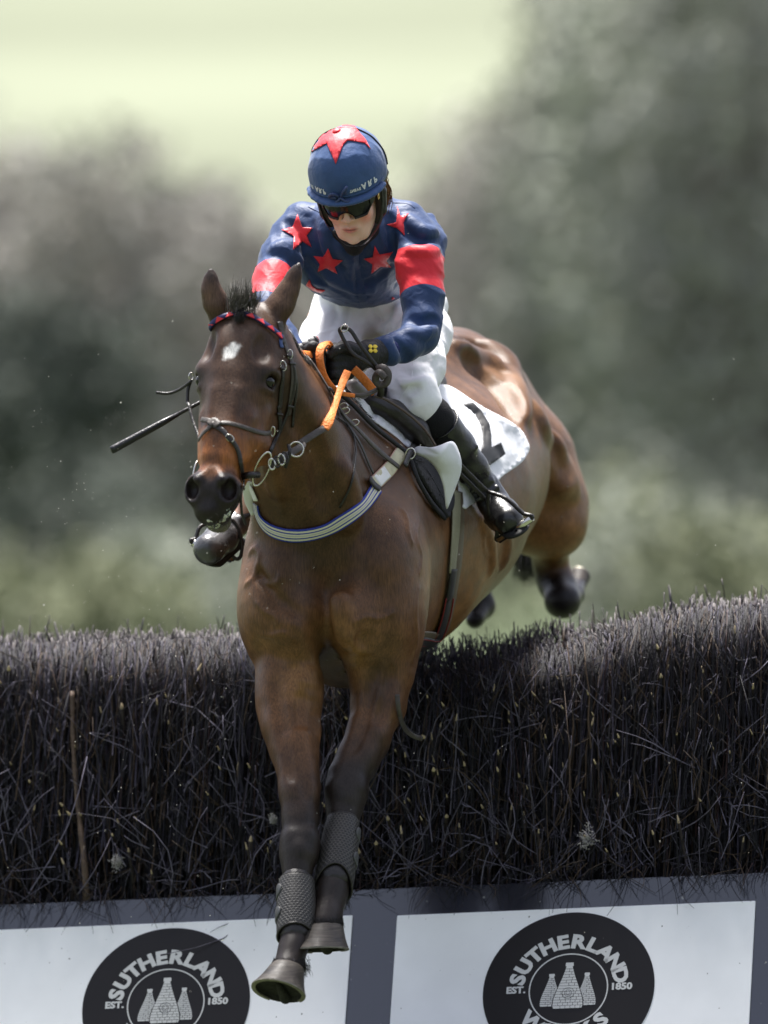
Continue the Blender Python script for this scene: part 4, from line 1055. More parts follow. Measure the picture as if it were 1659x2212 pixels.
# shirt placket
P, N = drape(JC, [(768, 545), (771, 580), (779, 620), (786, 655)], .0005, 6); strap('placket', P, N, .022, .0016, JK, JO)
P, N = drape(JC, [(666, 447), (690, 458), (706, 470)], .0, 5); tube('seam', P, .0016, JK, JO, 6)
P, N = drape(JC, [(848, 438), (880, 440), (896, 450)], .0, 5); tube('seam', P, .0016, JK, JO, 6)
# collar, dark neck gaiter
BLK = mat('black_cloth', (.012, .012, .014), rough=.75, spec=.3, var=.2, vscale=30, bump=.3, bscale=90)
c = Sdf(.02).cap(J(0, -.035, -.075), W(772, 515, .40), .056, .060); c.cap(W(728, 505, .32), W(765, 534, .30), .014, .017, .03); c.cap(W(765, 534, .30), W(806, 498, .32), .017, .014, .03)
sdf_obj('neck_gaiter', c, .004, BLK, per)
CUFF = mat('knit_cuff', (.012, .022, .115), rough=.85, var=.15, vscale=60, bump=.7, bscale=160, bstretch=(3, 1, 1))
for a, b_ in ((W(838, 754, .14), W(806, 762, .105)), (W(628, 755, .045), W(645, 768, .02))):
    k = Sdf(.01).cap(a, b_, .0335, .0325); sdf_obj('cuff', k, .003, CUFF, per)
# ---- breeches
WH = mat('white_breeches', (.84, .84, .86), rough=.6, spec=.3, var=.03, vscale=12, bump=.25, bscale=38, sheen=.15)
b = Sdf(.04)
b.ell(W(792, 668, .80), (.145, .15, .095), None, k=.05); b.ell(W(784, 636, .73), (.125, .135, .075), None, k=.05)
b.chain([(890, 690, .76, 66), (905, 720, .66, 66), (898, 790, .50, 58), (890, 845, .38, 45), (896, 868, .37, 42), (918, 880, .40, 38)], k=.04)
b.chain([(735, 690, .78, 62), (712, 740, .66, 62), (690, 820, .46, 50), (668, 850, .40, 42), (640, 880, .42, 38)], k=.04)
b.ell(W(925, 660, .84), (.055, .08, .06), None, k=.05)
# creases
BF = [((800, 660), (820, 700), (850, 720), -1), ((790, 668), (770, 700), (735, 720), -1), ((860, 665), (850, 700), (820, 715), 1), ((870, 800), (900, 808), (925, 800), -1), ((862, 830), (890, 832), (915, 822), 1),
      ((845, 845), (870, 850), (900, 838), -1), ((870, 780), (905, 770), (930, 750), 1), ((740, 660), (745, 690), (720, 740), 1), ((850, 820), (860, 850), (880, 872), -1), ((930, 690), (938, 730), (930, 780), 1)]
V0, F0 = polygonize(b, .009); bc0 = Caster((V0, F0))
for a, b_, c, sg in BF:
    P, N = drape(bc0, [a, b_, c], 0, 4)
    for p, q, n_, m_ in zip(P[:-1], P[1:], N[:-1], N[1:]):
        if sg > 0: b.cap(p - n_ * .003, q - m_ * .003, .006, .006, .018)
        else: b.cap(p + n_ * .006, q + m_ * .006, .007, .007, .016, sub=True)
b.post = lambda X, d: d + crease(X, (.3, .2, 1), 60, .0028, .7) + crease(X, (.9, .2, -.5), 48, .0020, 3.1) + .0008 * np.sin(X[:, 0] * 70 + 2 * np.sin(X[:, 2] * 43)) * np.sin(X[:, 2] * 61 + X[:, 1] * 50)
sdf_obj('breeches', b, .0045, WH, per, smooth=1)
# waistband seam, thigh patch seam
BC = Caster(BV['breeches'])
for pts in ([(790, 662), (822, 690), (842, 720)], [(880, 735), (893, 780), (884, 830), (862, 862)]):
    P, N = drape(BC, pts, .0002, 6); tube('seam', P, .0011, WH, bpy.data.objects['breeches'], 5)
# ---- boots
SOCK = mat('boot_elastic', (.008, .008, .010), rough=.8, spec=.25, var=.15, bump=.4, bscale=300)
LEA = mat('boot_leather', (.010, .010, .011), rough=.33, spec=.55, var=.25, vscale=14, bump=.25, bscale=45, coat=.15, rvar=.08)
TOE = mat('boot_leather_dusty', (.055, .055, .058), rough=.30, spec=.6, var=.35, vscale=18, bump=.2, bscale=60, coat=.25, rvar=.08)
SOLE_ = mat('boot_sole', (.012, .012, .012), rough=.7, var=.2)
def boot(pts_sock, pts_shaft, pts_foot, sole, folds, tip):
    k = Sdf(.02).chain(pts_sock, k=.02); sdf_obj('knee_band', k, .004, SOCK, per)
    k = Sdf(.02).chain(pts_shaft, k=.015).chain(pts_foot, k=.02)
    for a, b_, r in folds: k.cap(W(*a), W(*b_), r, r, .012)
    o = sdf_obj('boot', k, .0036, LEA, per)
    q = Sdf(.01)
    a, b_, c, r = sole
    q.cap(W(*a), W(*b_), r, r * .85, .008, flat=(c, .30)); sdf_obj('boot_sole', q, .003, SOLE_, o)
    return o
def cuff_ring(a, b_, r, m, parent):
    ax = unit(b_ - a); u_ = unit(np.cross(ax, [0, 0, 1.])); v_ = np.cross(ax, u_); t = np.linspace(0, 2 * np.pi, 40, endpoint=False)
    tube('boot_top', a + r * (np.outer(np.cos(t), u_) + np.outer(np.sin(t), v_)), .0035, m, parent, 6, True)
b1 = boot([(898, 872, .375, 42), (932, 900, .41, 42), (962, 935, .45, 40)],
     [(955, 922, .44, 42.5), (985, 965, .49, 41), (1018, 1010, .535, 35), (1050, 1055, .57, 29)],
     [(1050, 1055, .57, 29), (1066, 1085, .57, 32), (1085, 1112, .52, 36), (1098, 1124, .475, 33)],
     ((1078, 1112, .58), (1116, 1146, .46), np.array([.45, .35, -.85]), .047),
     [((1000, 1040, .52), (1045, 1020, .52), .006), ((1018, 1062, .53), (1062, 1038, .53), .006), ((1030, 1080, .53), (1075, 1052, .53), .006), ((975, 1000, .45), (1030, 965, .47), .005)], None)
cuff_ring(W(951, 916, .43), W(985, 965, .49), px(43), LEA, b1)
b2 = boot([(640, 880, .42, 38), (600, 950, .5, 36)], [(605, 945, .5, 37), (560, 1030, .58, 34), (532, 1085, .60, 28)],
     [(532, 1085, .60, 28), (508, 1130, .57, 30), (478, 1163, .50, 34), (452, 1186, .43, 35)],
     ((500, 1165, .56), (455, 1212, .46), np.array([-.25, .25, -.9]), .044), [((520, 1120, .53), (548, 1108, .55), .006)], None); b2.data.materials[0] = TOE
# ---- gloves with five curled fingers
GL = mat('glove_leather', (.014, .014, .016), rough=.62, spec=.4, var=.3, vscale=40, bump=.45, bscale=110)
g_ = Sdf(.008)
g_.chain([(820, 760, .115, 29), (796, 764, .09, 31)], k=.01)
g_.ell(W(768, 774, .06), (.040, .028, .040), None, k=.02); g_.cap(W(752, 752, .045), W(752, 806, .045), .020, .018, .02)
for i, (v0, L) in enumerate(((752, 1.0), (771, 1.08), (790, 1.0), (807, .82))):
    g_.chain([(752, v0, .045, 13.0), (722, v0 + 1, .012, 12.2), (706, v0 + 7, .030, 11.2), (710, v0 + 15, .062, 10.2), (728, v0 + 17, .080, 9)], k=.006)
g_.chain([(768, 757, .03, 14), (742, 748, .005, 12.5), (724, 756, -.012, 11), (712, 766, -.015, 9.5)], k=.006)
sdf_obj('glove', g_, .0026, GL, per)
g2 = Sdf(.008); g2.chain([(645, 768, .02, 27), (660, 778, .01, 26)], k=.01); g2.ell(W(668, 775, .02), (.030, .03, .036), None, k=.02)
for i, v0 in enumerate((755, 772, 788, 802)):
    g2.chain([(668, v0, .0, 12.5), (680, v0, -.03, 12), (692, v0 + 4, -.02, 11), (694, v0 + 8, .01, 10), (682, v0 + 10, .03, 9)], k=.006)
g2.chain([(664, 757, -.01, 13), (676, 748, -.035, 11.5), (688, 752, -.03, 10)], k=.006)
sdf_obj('glove', g2, .003, GL, per)
GY = mat('yellow_print', (.75, .55, .04), rough=.6, var=.05)
GC = Caster(BV['glove']) if False else Caster(polygonize(g_, .005))
gl0 = [o for o in per.children if o.name.startswith('glove')][0]
P, N = drape(GC, [(793, 733), (803, 745), (808, 762), (806, 785)], -.001, 5); strap('wrist_strap', P, N, .034, .003, mat('glove_strap', (.012, .012, .012), rough=.5), gl0)
for x, y in ((839, 365), (877, 365), (839, 398), (877, 398)):
    cx, cy = 597.2 + x / 4.167, 663.6 + y / 4.167
    patch('emblem', [(cx + a * 5.0 * (1 - .35 * (abs(b__) > .5)), cy + b__ * 3.6) for a, b__ in ((-1, 0), (-.6, -1), (.6, -1), (1, 0), (.6, 1), (-.6, 1))], GC, GY, gl0, off=.0065, step=6)
# ---- helmet with silk cover
HC_ = bpy.data.materials.new('helmet_silk')
h = JS(.02); h.e(0, -.006, .066, .108, .130, .116)
h.post = lambda X, d: np.maximum(d, -(((X - HO) @ Hu) - .030 - .08 * np.maximum(0, -((X - HO) @ Hf)) * 0 + .35 * np.minimum(0, (X - HO) @ Hf) )) + crease(X, (.6, .3, 1), 40, .0032, 5.) + .0008 * np.sin(np.arctan2((X - HO) @ Hr, (X - HO) @ Hf) * 9 + 60 * ((X - HO) @ Hu)) * np.sin(70 * ((X - HO) @ Hr))
SILK = mat('silk_cover_blue', (.042, .085, .205), rough=.55, spec=.25, var=.12, vscale=14, bump=.35, bscale=30, sheen=.25)
ho = sdf_obj('helmet', h, .0035, SILK, per)
pk = JS(.01)
# peak: forward-curving lip
a = np.linspace(-1.25, 1.25, 14); pp = [J(.103 * math.sin(t), .120 * math.cos(t) + .008, .040 - .004 * math.cos(t)) for t in a]
for p, q in zip(pp[:-1], pp[1:]): pk.cap(p, q, .0155, .0155, .006, False, (Hu, .5))
sdf_obj('helmet_peak', pk, .003, SILK, ho)
HCast = Caster(BV['helmet'])
# elastic rim seam & fold ruffles at the front
t = np.linspace(-1.35, 1.35, 40); rim = []
for x in t:
    p, n_ = HCast.near(J(.108 * math.sin(x), .132 * math.cos(x), .052)); rim.append(p + n_ * .001)
tube('cover_seam', rim, .0018, SILK, ho, 6)
bow = [[(-.004, 0.129, 0.058), (-.020, 0.136, 0.070), (-.030, 0.130, 0.058), (-.012, 0.131, 0.054)], [(.002, 0.130, 0.058), (.016, 0.140, 0.080), (.024, 0.134, 0.088), (.014, 0.132, 0.066)], [(0, 0.131, 0.054), (-.012, 0.134, 0.042), (-.022, 0.131, 0.038)], [(0, 0.131, 0.054), (.014, 0.135, 0.044), (.026, 0.132, 0.042)]]
for q in bow: tube('bow', spline([J(*x) for x in q], 5), .0042, mat('bow_silk', (.028, .05, .14), rough=.55) if 'bow_silk' not in bpy.data.materials else bpy.data.materials['bow_silk'], ho, 7)
# star on the crown (seen from the front as a pointed red shape), button
SP = [T3(*p) for p in ((535, 510), (455, 325), (345, 385), (282, 430), (285, 385), (330, 310), (395, 245), (470, 195), (550, 165), (640, 160), (705, 172), (750, 235), (800, 290), (845, 378), (795, 325), (715, 308), (640, 300), (600, 340))]
patch('crown_star', SP, HCast, RED, ho, off=.0012, step=5)
p, n_ = HCast.ray(*T3(542, 215)); bt = Sdf(.002).ell(p + n_ * .002, (.0125, .0125, .006), np.stack([unit(np.cross(n_, [1, 0, 0])), unit(np.cross(n_, np.cross(n_, [1, 0, 0]))), n_])); sdf_obj('button', bt, .002, RED, ho)
# lettering round the rim, upside down as worn
WT = mat('print_white', (.70, .72, .76), rough=.6, var=.05)
def rim_text(word, ang, h_, up=.050):
    V, F = text_polys(word, .055); V = V * h_ * 1.42
    bm = bmesh.new(); vs = []
    for x, y in V:
        aa = ang + x / .125; zz = up + h_ - y            # turned upside down
        p, n_ = HCast.near(J(.108 * math.sin(aa), .130 * math.cos(aa), zz)); vs.append(bm.verts.new(Vector(p + n_ * .0016)))
    for f_ in F:
        try: bm.faces.new([vs[i] for i in f_])
        except ValueError: pass
    me = bpy.data.meshes.new('print'); bm.to_mesh(me); bm.free(); return link_mesh('print', me, WT, ho)
def rim_word(word, ang, h_, up=.060, gap=1.0):
    # letters turned upside down run right to left round the rim
    aa = ang
    for ch in word:
        rim_text(ch, aa, h_, up); aa -= h_ * gap / .125
rim_word('PRA', 1.02, .0165, .060, 1.35); rim_word('EVENT', .54, .0080, .062, .95); rim_word('PRA', -.46, .0145, .058, 1.15); rim_word('EV', -.92, .010, .058, 1.0)
# dark edging line along the side and the strap harness
LEAB = mat('helmet_strap', (.010, .010, .011), rough=.4, spec=.5, var=.2, bump=.3, bscale=80)
edge = []
for x in np.linspace(-1.0, 1.0, 40):
    p, n_ = HCast.near(J(.11 * math.cos(x * 1.75) * -1 if False else .115 * math.sin(x * 1.62), -.035, .062 + .12 * math.cos(x * 1.62))); edge.append(p + n_ * .0015)
tube('elastic_band', edge, .0022, LEAB, ho, 6)
inner = JS(.01); inner.e(0, -.002, .030, .098, .118, .050, .01)
inner.post = lambda X, d: np.maximum(d, np.maximum(((X - HO) @ Hu) - .022, -((X - HO) @ Hu) - .004 + .3 * np.maximum(0, (X - HO) @ Hf - .06) * 0))
# padded shell behind the face, cut open in front
inner.P[-1] = ('e', J(0, -.012, .02), np.array([.094, .100, .085]), JROT, None, .01, False, None)
inner.post = lambda X, d: np.maximum(np.maximum(d, -(np.linalg.norm(((X - J(0, .02, -.02)) @ JROT.T) / np.array([.078, .16, .14]), axis=1) - 1) * .08), ((X - HO) @ Hu) - .03)
sdf_obj('helmet_lining', inner, .0035, LEAB, ho)
for s in (-1, 1):
    pad = JS(.01); pad.c((s * .084, .012, .0), (s * .080, .022, -.055), .018, .015); pad.c((s * .080, .022, -.055), (s * .066, .035, -.085), .014, .009); sdf_obj('ear_pad', pad, .003, LEAB, ho)
    P = spline([J(s * .094, .02, .02), J(s * .090, .03, -.03), J(s * .072, .045, -.085), J(s * .03, .068, -.128), J(0, .074, -.134)], 6)
    N = np.array([unit(p - J(0, .0, -.05)) for p in P]); strap('chin_strap', P, N, .015, .002, LEAB, ho)
GOLD = mat('brass', (.75, .55, .2), rough=.3, metal=1, var=.1)
tube('buckle', [J(.086 + .002, .05 + x, .002 + y) for x, y in ((0, 0), (.012, 0), (.012, .012), (0, .012))], .0014, GOLD, ho, 5, True, False)
# ---- goggles
gm = JS(.004)
def shell(X, t0, t1, lo, hi, w_):
    q = (X - HO) @ JROT.T
    k0 = (np.linalg.norm((q - np.array([0, .0, .004])) / np.array([.078, .100, .12]), axis=1) - 1) * .085
    u_ = q[:, 2]; x = q[:, 0]
    nose = -(np.sqrt((x / 1.0) ** 2 + ((u_ + .038) / 1.25) ** 2) - .024)
    return np.maximum.reduce([k0 - t1, t0 - k0, u_ - hi, lo + .10 * 0 + 1.6 * np.maximum(0, np.abs(x) - .055) - u_, nose, .012 - q[:, 1], np.abs(x) - w_])
class Fn:
    def __init__(s, g, lo, hi): s.g, s.b = g, (lo, hi)
    def bounds(s): return s.b
    def __call__(s, X): return s.g(X)
lo = HO - .15; hi = HO + .15
GF = mat('goggle_frame', (.010, .010, .011), rough=.35, spec=.5, var=.1)
GLENS = mat('goggle_lens', (.006, .006, .008), rough=.16, spec=.35, var=0)
gg = sdf_obj('goggles', Fn(lambda X: np.maximum(shell(X, .004, .0145, -.031, .026, .078), -(shell(X, -.02, .05, -.0235, .019, .066))), lo, hi), .0024, GF, per)
sdf_obj('lens', Fn(lambda X: shell(X, .006, .0115, -.027, .022, .071), lo, hi), .0024, GLENS, gg)
P = spline([J(.080, .02, .004), J(.098, .0, .03), J(.104, -.03, .04)], 5); strap('goggle_strap', P, np.array([unit(p - J(0, -.02, .02)) for p in P]), .02, .002, GF, gg)
# hair peeping out behind the ear
HAIR = mat('hair_brown', (.17, .085, .035), rough=.5, var=.4, vscale=30)
P = np.zeros((160, 5, 3)); rg = np.random.default_rng(5)
for i in range(160):
    a_ = J(.078 + rg.normal(0, .004), -.045 + rg.normal(0, .012), .0 + rg.normal(0, .008)); e_ = J(.072 + rg.normal(0, .008), -.06 + rg.normal(0, .014), -.075 + rg.normal(0, .012))
    for q in range(5): P[i, q] = a_ + (e_ - a_) * q / 4 + Hr * .012 * math.sin(q * .8) + rg.normal(0, .0012, 3)
v_, f_, c_, _ = sweep(P, np.full((160, 5), .0011), np.zeros((160, 5, 3))); link_mesh('hair', np_mesh('hair', v_, [f_, c_]), HAIR, per)
# ================================================================== TACK
TK = mat('black_leather', (.016, .013, .012), rough=.42, spec=.5, var=.3, vscale=30, bump=.3, bscale=90)
TG = mat('grey_worn_leather', (.060, .050, .043), rough=.5, spec=.45, var=.3, vscale=30, bump=.3, bscale=90)
STL = mat('steel', (.70, .68, .62), rough=.22, metal=1, var=.1, vscale=30)
ORG = mat('orange_rubber_grip', (.72, .20, .035), rough=.6, spec=.35, var=.12, vscale=30, bump=.5, bscale=140)
def stripes(name, cols, edges, rough=.7):
    m = bpy.data.materials.new(name); m.use_nodes = True; t = m.node_tree; b = t.nodes['Principled BSDF']; L = t.links
    at = nd(t, 'ShaderNodeAttribute', attribute_name='across'); cr = nd(t, 'ShaderNodeValToRGB'); cr.color_ramp.interpolation = 'CONSTANT'
    e = cr.color_ramp.elements; e[0].position = 0; e[0].color = (*cols[0], 1); e[1].position = edges[0]; e[1].color = (*cols[1], 1)
    for x, c in zip(edges[1:], cols[2:]): q = e.new(x); q.color = (*c, 1)
    L.new(at.outputs['Fac'], cr.inputs[0]); L.new(cr.outputs[0], b.inputs['Base Color']); b.inputs['Roughness'].default_value = rough
    al = nd(t, 'ShaderNodeAttribute', attribute_name='along'); mm = nd(t, 'ShaderNodeMath', operation='MULTIPLY'); mm.inputs[1].default_value = 1700; L.new(al.outputs['Fac'], mm.inputs[0])
    sn = nd(t, 'ShaderNodeMath', operation='SINE'); L.new(mm.outputs[0], sn.inputs[0]); bp = nd(t, 'ShaderNodeBump'); bp.inputs['Strength'].default_value = .25; bp.inputs['Distance'].default_value = .002
    L.new(sn.outputs[0], bp.inputs['Height']); L.new(bp.outputs[0], b.inputs['Normal'])
    return m
BLU = (.022, .04, .30); CRM = (.62, .60, .46)
BRW = mat('browband_navy', (.012, .014, .085), rough=.45, var=.1); BRR = mat('browband_red', (.66, .035, .045), rough=.4, var=.1)
# ---- bridle
bri = empty('bridle', tuple(W(500, 800, -.4)), 'dark leather bridle with crossed noseband and a red and navy zigzag browband', 'bridle')
def hd(name, pts, w_, m, parent=bri, off=.002, th=.003, n=6):
    P, N = drape(HB, pts, off, n); return strap(name, P, N, w_, th, m, parent)
def Z1(x, y): return (365 + x / 5.0, 530.9 + y / 5.0)
def Z2(x, y): return (365 + x / 5.0, 862.6 + y / 5.0)
def Z4(x, y): return (597.2 + x / 4.167, 663.6 + y / 4.167)
def Z5(x, y): return (663.6 + x / 3.125, 829.5 + y / 3.125)
P, N = drape(HB, [Z1(438, 965), Z1(465, 880), Z1(510, 815), Z1(600, 770), Z1(760, 748), Z1(900, 780), Z1(1040, 868), Z1(1150, 950), Z1(1212, 1010)], .004, 8)
bb_ = strap('browband', P, N, .0145, .006, BRW, bri)
P, N = P, N; T_ = np.gradient(P, axis=0); L_ = np.concatenate([[0], np.cumsum(np.linalg.norm(np.diff(P, axis=0), axis=1))])
nt_ = 26; vv, ff = [], []
for i in range(nt_):
    a_, b__ = L_[-1] * (i + .12) / nt_, L_[-1] * (i + .88) / nt_
    def at_(s): return np.array([np.interp(s, L_, P[:, q]) for q in range(3)]), unit([np.interp(s, L_, N[:, q]) for q in range(3)]), unit([np.interp(s, L_, T_[:, q]) for q in range(3)])
    p0, n0, t0 = at_(a_); p1, n1, t1 = at_(b__); pm, nm, tm = at_((a_ + b__) / 2); B_ = np.cross(tm, nm)
    if B_[2] > 0: B_ = -B_
    o0 = len(vv); vv += [p0 + n0 * .0075 + B_ * .0068, p1 + n1 * .0075 + B_ * .0068, pm + nm * .0085 - B_ * .0058, p0 + n0 * .004 + B_ * .007, p1 + n1 * .004 + B_ * .007, pm + nm * .004 - B_ * .006]
    ff += [(o0, o0 + 1, o0 + 2), (o0 + 3, o0 + 5, o0 + 4), (o0, o0 + 3, o0 + 4), (o0, o0 + 4, o0 + 1), (o0 + 1, o0 + 4, o0 + 5), (o0 + 1, o0 + 5, o0 + 2), (o0 + 2, o0 + 5, o0 + 3), (o0 + 2, o0 + 3, o0)]
link_mesh('zigzag', np_mesh('zigzag', np.array(vv), np.array(ff), False), BRR, bb_)
hd('browband_end', [Z1(1205, 1000), Z1(1200, 1050), Z1(1215, 1105)], .012, mat('ribbon_blue', (.02, .05, .16), rough=.5))
hd('headpiece', [Z1(1195, 820), Z1(1215, 960), Z1(1240, 1060)], .016, TG)
hd('cheek_strap', [Z1(1235, 1010), Z1(1262, 1110), Z1(1290, 1180), Z1(1325, 1290), Z1(1325, 1500), Z1(1300, 1720), Z1(1290, 1825)], .013, TG)
hd('cheekpiece', [Z1(1215, 1290), Z1(1225, 1400), Z1(1205, 1560), Z1(1190, 1760), Z2(1180, 60), Z2(1190, 200), Z2(1195, 320), Z2(1130, 460), Z2(1080, 560)], .015, TK)
hd('throat_strap', [Z1(1330, 1290), Z1(1350, 1420), Z1(1330, 1600), Z2(1290, 80), Z2(1215, 280), Z2(1130, 460), Z2(1075, 590)], .010, TK, off=.004)
hd('throatlatch', [Z1(1340, 1330), Z1(1375, 1500), Z2(1345, 120), Z2(1325, 300)], .008, TK)
for x, y in (Z1(1290, 1195), Z1(1318, 1275), Z1(1218, 1330), Z1(1300, 1730), Z2(1180, 160)):
    P, N = drape(HB, [(x - 6, y - 1), (x, y), (x + 6, y + 1)], .004, 3); strap('keeper', P, N, .008, .004, TK, bri)
def ring(name, c, ax1, ax2, r, m, parent, n=28, a0=0, a1=2 * np.pi):
    closed = abs(a1 - a0 - 2 * np.pi) < 1e-6; t = np.linspace(a0, a1, n, endpoint=not closed)
    return tube(name, c + np.outer(np.cos(t), ax1) + np.outer(np.sin(t), ax2), r, m, parent, 7, closed)
def surf(u, v, off): p, n_ = HB.ray(u, v); return p + n_ * off
ring('buckle', surf(*Z1(1290, 1180), .006), np.array([.007, 0, 0]), np.array([0, 0, .013]), .0013, STL, bri, 12)
ring('buckle', surf(*Z1(1215, 1300), .006), np.array([.007, 0, .004]), np.array([-.004, 0, .013]), .0013, STL, bri, 12)
# crossed noseband
hd('noseband', [Z2(268, 215), Z2(330, 215), Z2(430, 232), Z2(490, 258), Z2(560, 275)], .0135, TG)
hd('noseband', [Z2(560, 262), Z2(640, 262), Z2(760, 290), Z2(900, 335), Z2(1010, 368), Z2(1085, 362)], .0125, TG)
hd('noseband', [Z2(340, 440), Z2(385, 370), Z2(450, 305), Z2(500, 250), Z2(525, 225)], .0135, TG, off=.004)
hd('noseband', [Z2(440, 262), Z2(520, 305), Z2(590, 350), Z2(640, 420), Z2(700, 490), Z2(745, 590), Z2(765, 720), Z2(782, 860), Z2(785, 960)], .0135, TK, off=.005)
hd('nose_disc', [Z2(445, 285), Z2(495, 250), Z2(545, 300)], .022, TG, off=.007, th=.004)
tube('strap_end', [W(*Z2(785, 950), -.50), W(*Z2(775, 1080), -.49), W(*Z2(785, 1230), -.47), W(*Z2(830, 1350), -.45)], .0038, TK, bri)
ring('noseband_ring', surf(*Z2(1098, 345), .006), np.array([.0055, 0, .002]), np.array([0, -.002, .013]), .0017, STL, bri, 16)
ring('noseband_ring', surf(*Z2(285, 195), .004), np.array([.004, .004, 0]), np.array([0, 0, .014]), .0017, STL, bri, 16)
ring('buckle', surf(*Z2(650, 425), .007), np.array([.010, 0, -.006]), np.array([.003, 0, .008]), .0015, STL, bri, 14)
# bit: ring, mouthpiece
BC_ = W(*Z2(1003, 752), -.44)
bit = ring('bit_ring', BC_, unit([.95, .25, .25]) * .022, unit([.30, -.1, .95]) * .047, .0026, STL, bri)
tube('bit_mouthpiece', [W(*Z2(800, 830), -.47), W(*Z2(880, 815), -.485), W(*Z2(965, 815), -.46)], .0095, TK, bri)
BC2 = W(424, 1030, -.47)
ring('bit_ring', BC2 + np.array([-.0, .05, -.0]), unit([.3, .9, .1]) * .03, unit([.1, -.1, .95]) * .045, .0026, STL, bri)
# left side cheekpiece seen past the face, blinker-side strap and flapping end
tube('cheekpiece', spline([W(*Z1(240, 1440), -.33), W(*Z1(205, 1560), -.33), W(*Z1(200, 1700), -.34), W(*Z2(215, 60), -.36), W(*Z2(260, 230), -.39), W(*Z2(310, 370), -.42), W(*Z2(345, 460), -.45)], 5), .0046, TK, bri)
tube('strap_end', spline([W(414, 822, -.34), W(402, 832, -.33), W(385, 843, -.31), W(362, 850, -.30), W(337, 848, -.30)], 5), .0042, TK, bri)
ring('buckle', W(*Z1(240, 1410), -.34), np.array([.006, .004, 0]), np.array([0, 0, .010]), .0016, STL, bri, 12)
# ---- reins
rei = empty('reins', tuple(W(720, 820, -.05)), 'reins with orange rubber grips running from the bit to the gloved hands', 'reins')
def free(name, pts, w_, m, parent, th=.003, nrm=(0, -1, .1), n=7):
    Q = spline([p[:3] for p in pts], n)
    for q in Q:
        h_ = HB.ray(q[0], q[1])[0] if HB.hit(q[0], q[1]) else None
        if h_ is not None and q[2] > h_[1] - .016: q[2] = h_[1] - .016
    lim = Q[:, 2].copy()
    for _ in range(60): Q[1:-1, 2] = np.minimum(lim[1:-1], (Q[:-2, 2] + Q[2:, 2]) / 2)
    P = np.array([W(*q) for q in Q]); N = np.tile(unit(nrm), (len(P), 1))
    if len(pts[0]) > 3: w_ = np.interp(np.linspace(0, 1, len(P)), np.linspace(0, 1, len(pts)), [px(p[3]) for p in pts])
    return strap(name, P, N, w_, th, m, parent)
free('rein_leather', [(*Z2(1080, 715), -.43), (*Z2(1200, 655), -.42), (*Z2(1300, 590), -.40), (*Z2(1440, 500), -.36), (*Z4(210, 1230), -.30), (*Z4(330, 1150), -.26), (*Z4(430, 1090), -.22)], .019, TG, rei)
free('martingale_stop', [(*Z2(1290, 490), -.42), (*Z2(1305, 580), -.43), (*Z2(1255, 740), -.42)], .010, TK, rei)
for i, (x, y) in enumerate(((1110, 700), (1165, 675), (1215, 650), (1250, 630))): ring('rein_link', W(*Z2(x, y), -.44), np.array([.008, 0, .004]), np.array([-.004, 0, .014]), .0028, TK if i % 2 else STL, rei, 14)
ring('rein_ring', W(*Z2(1375, 540), -.41), np.array([.018, .004, .006]), np.array([-.006, 0, .019]), .0022, STL, rei)
free('rein_grip', [(*Z4(430, 1095), -.22, 20), (*Z4(460, 1040), -.20, 24), (*Z4(510, 930), -.16, 16), (*Z4(560, 780), -.11, 14), (*Z4(600, 670), -.07, 17), (*Z4(640, 580), -.035, 17)], .02, ORG, rei, .004, n=8)
free('rein_grip', [(*Z4(225, 415), .0), (*Z4(290, 425), .0), (*Z4(370, 428), .0), (*Z4(450, 415), .01), (*Z4(510, 385), .02)], .019, ORG, rei, .003)
P = spline([W(*Z4(500, 365), .0), W(*Z4(465, 335), -.03), W(*Z4(420, 345), -.07), W(*Z4(392, 400), -.09), W(*Z4(395, 500), -.10), W(*Z4(430, 620), -.10), W(*Z4(500, 715), -.09), W(*Z4(590, 775), -.07), W(*Z4(700, 797), -.05)], 7)
N = np.tile(unit([-.25, -1, .15]), (len(P), 1))
strap('rein_loop', P, N, np.interp(np.linspace(0, 1, len(P)), [0, .1, .35, .6, .8, 1], [.016, .021, .023, .020, .014, .011]), .004, ORG, rei)
free('rein_grip', [(*Z4(690, 555), .02), (*Z4(760, 620), .03), (*Z4(830, 700), .05), (*Z4(885, 770), .06)], .024, ORG, rei, .004)
free('rein_leather', [(*Z4(695, 795), -.035, 9), (*Z4(780, 790), -.03, 10), (*Z4(860, 765), -.01, 10), (*Z4(915, 735), .0, 10)], .01, TG, rei, .004)
# ---- loose black loop and knot by the hand
lp = spline([W(*Z4(930, 590), .0), W(*Z4(820, 500), -.02), W(*Z4(690, 420), -.03), W(*Z4(615, 310), -.03), W(*Z4(580, 240), -.03), W(*Z4(570, 200), -.03), W(*Z4(610, 185), -.03), W(*Z4(670, 215), -.03), W(*Z4(740, 320), -.03), W(*Z4(830, 440), -.02), W(*Z4(925, 560), -.01)], 6)
strap('neck_strap_loop', lp, np.tile(unit([.25, -1, .1]), (len(lp), 1)), .0105, .0035, TK, rei)
ring('buckle', W(*Z4(612, 190), -.035), np.array([.009, 0, .006]), np.array([-.004, 0, .008]), .0016, STL, rei, 14)
kn = spline([W(*Z4(905, 560), -.02), W(*Z4(960, 545), -.03), W(*Z4(1005, 600), -.03), W(*Z4(990, 680), -.03), W(*Z4(930, 700), -.025), W(*Z4(890, 650), -.03), W(*Z4(925, 590), -.04), W(*Z4(975, 640), -.04)], 6)
strap('knot', kn, np.tile(unit([.1, -1, .3]), (len(kn), 1)), .020, .006, TG, rei)
free('knot_tail', [(*Z4(930, 690), -.01), (*Z4(940, 760), .0), (*Z4(930, 800), .01)], .018, TK, rei, .005)
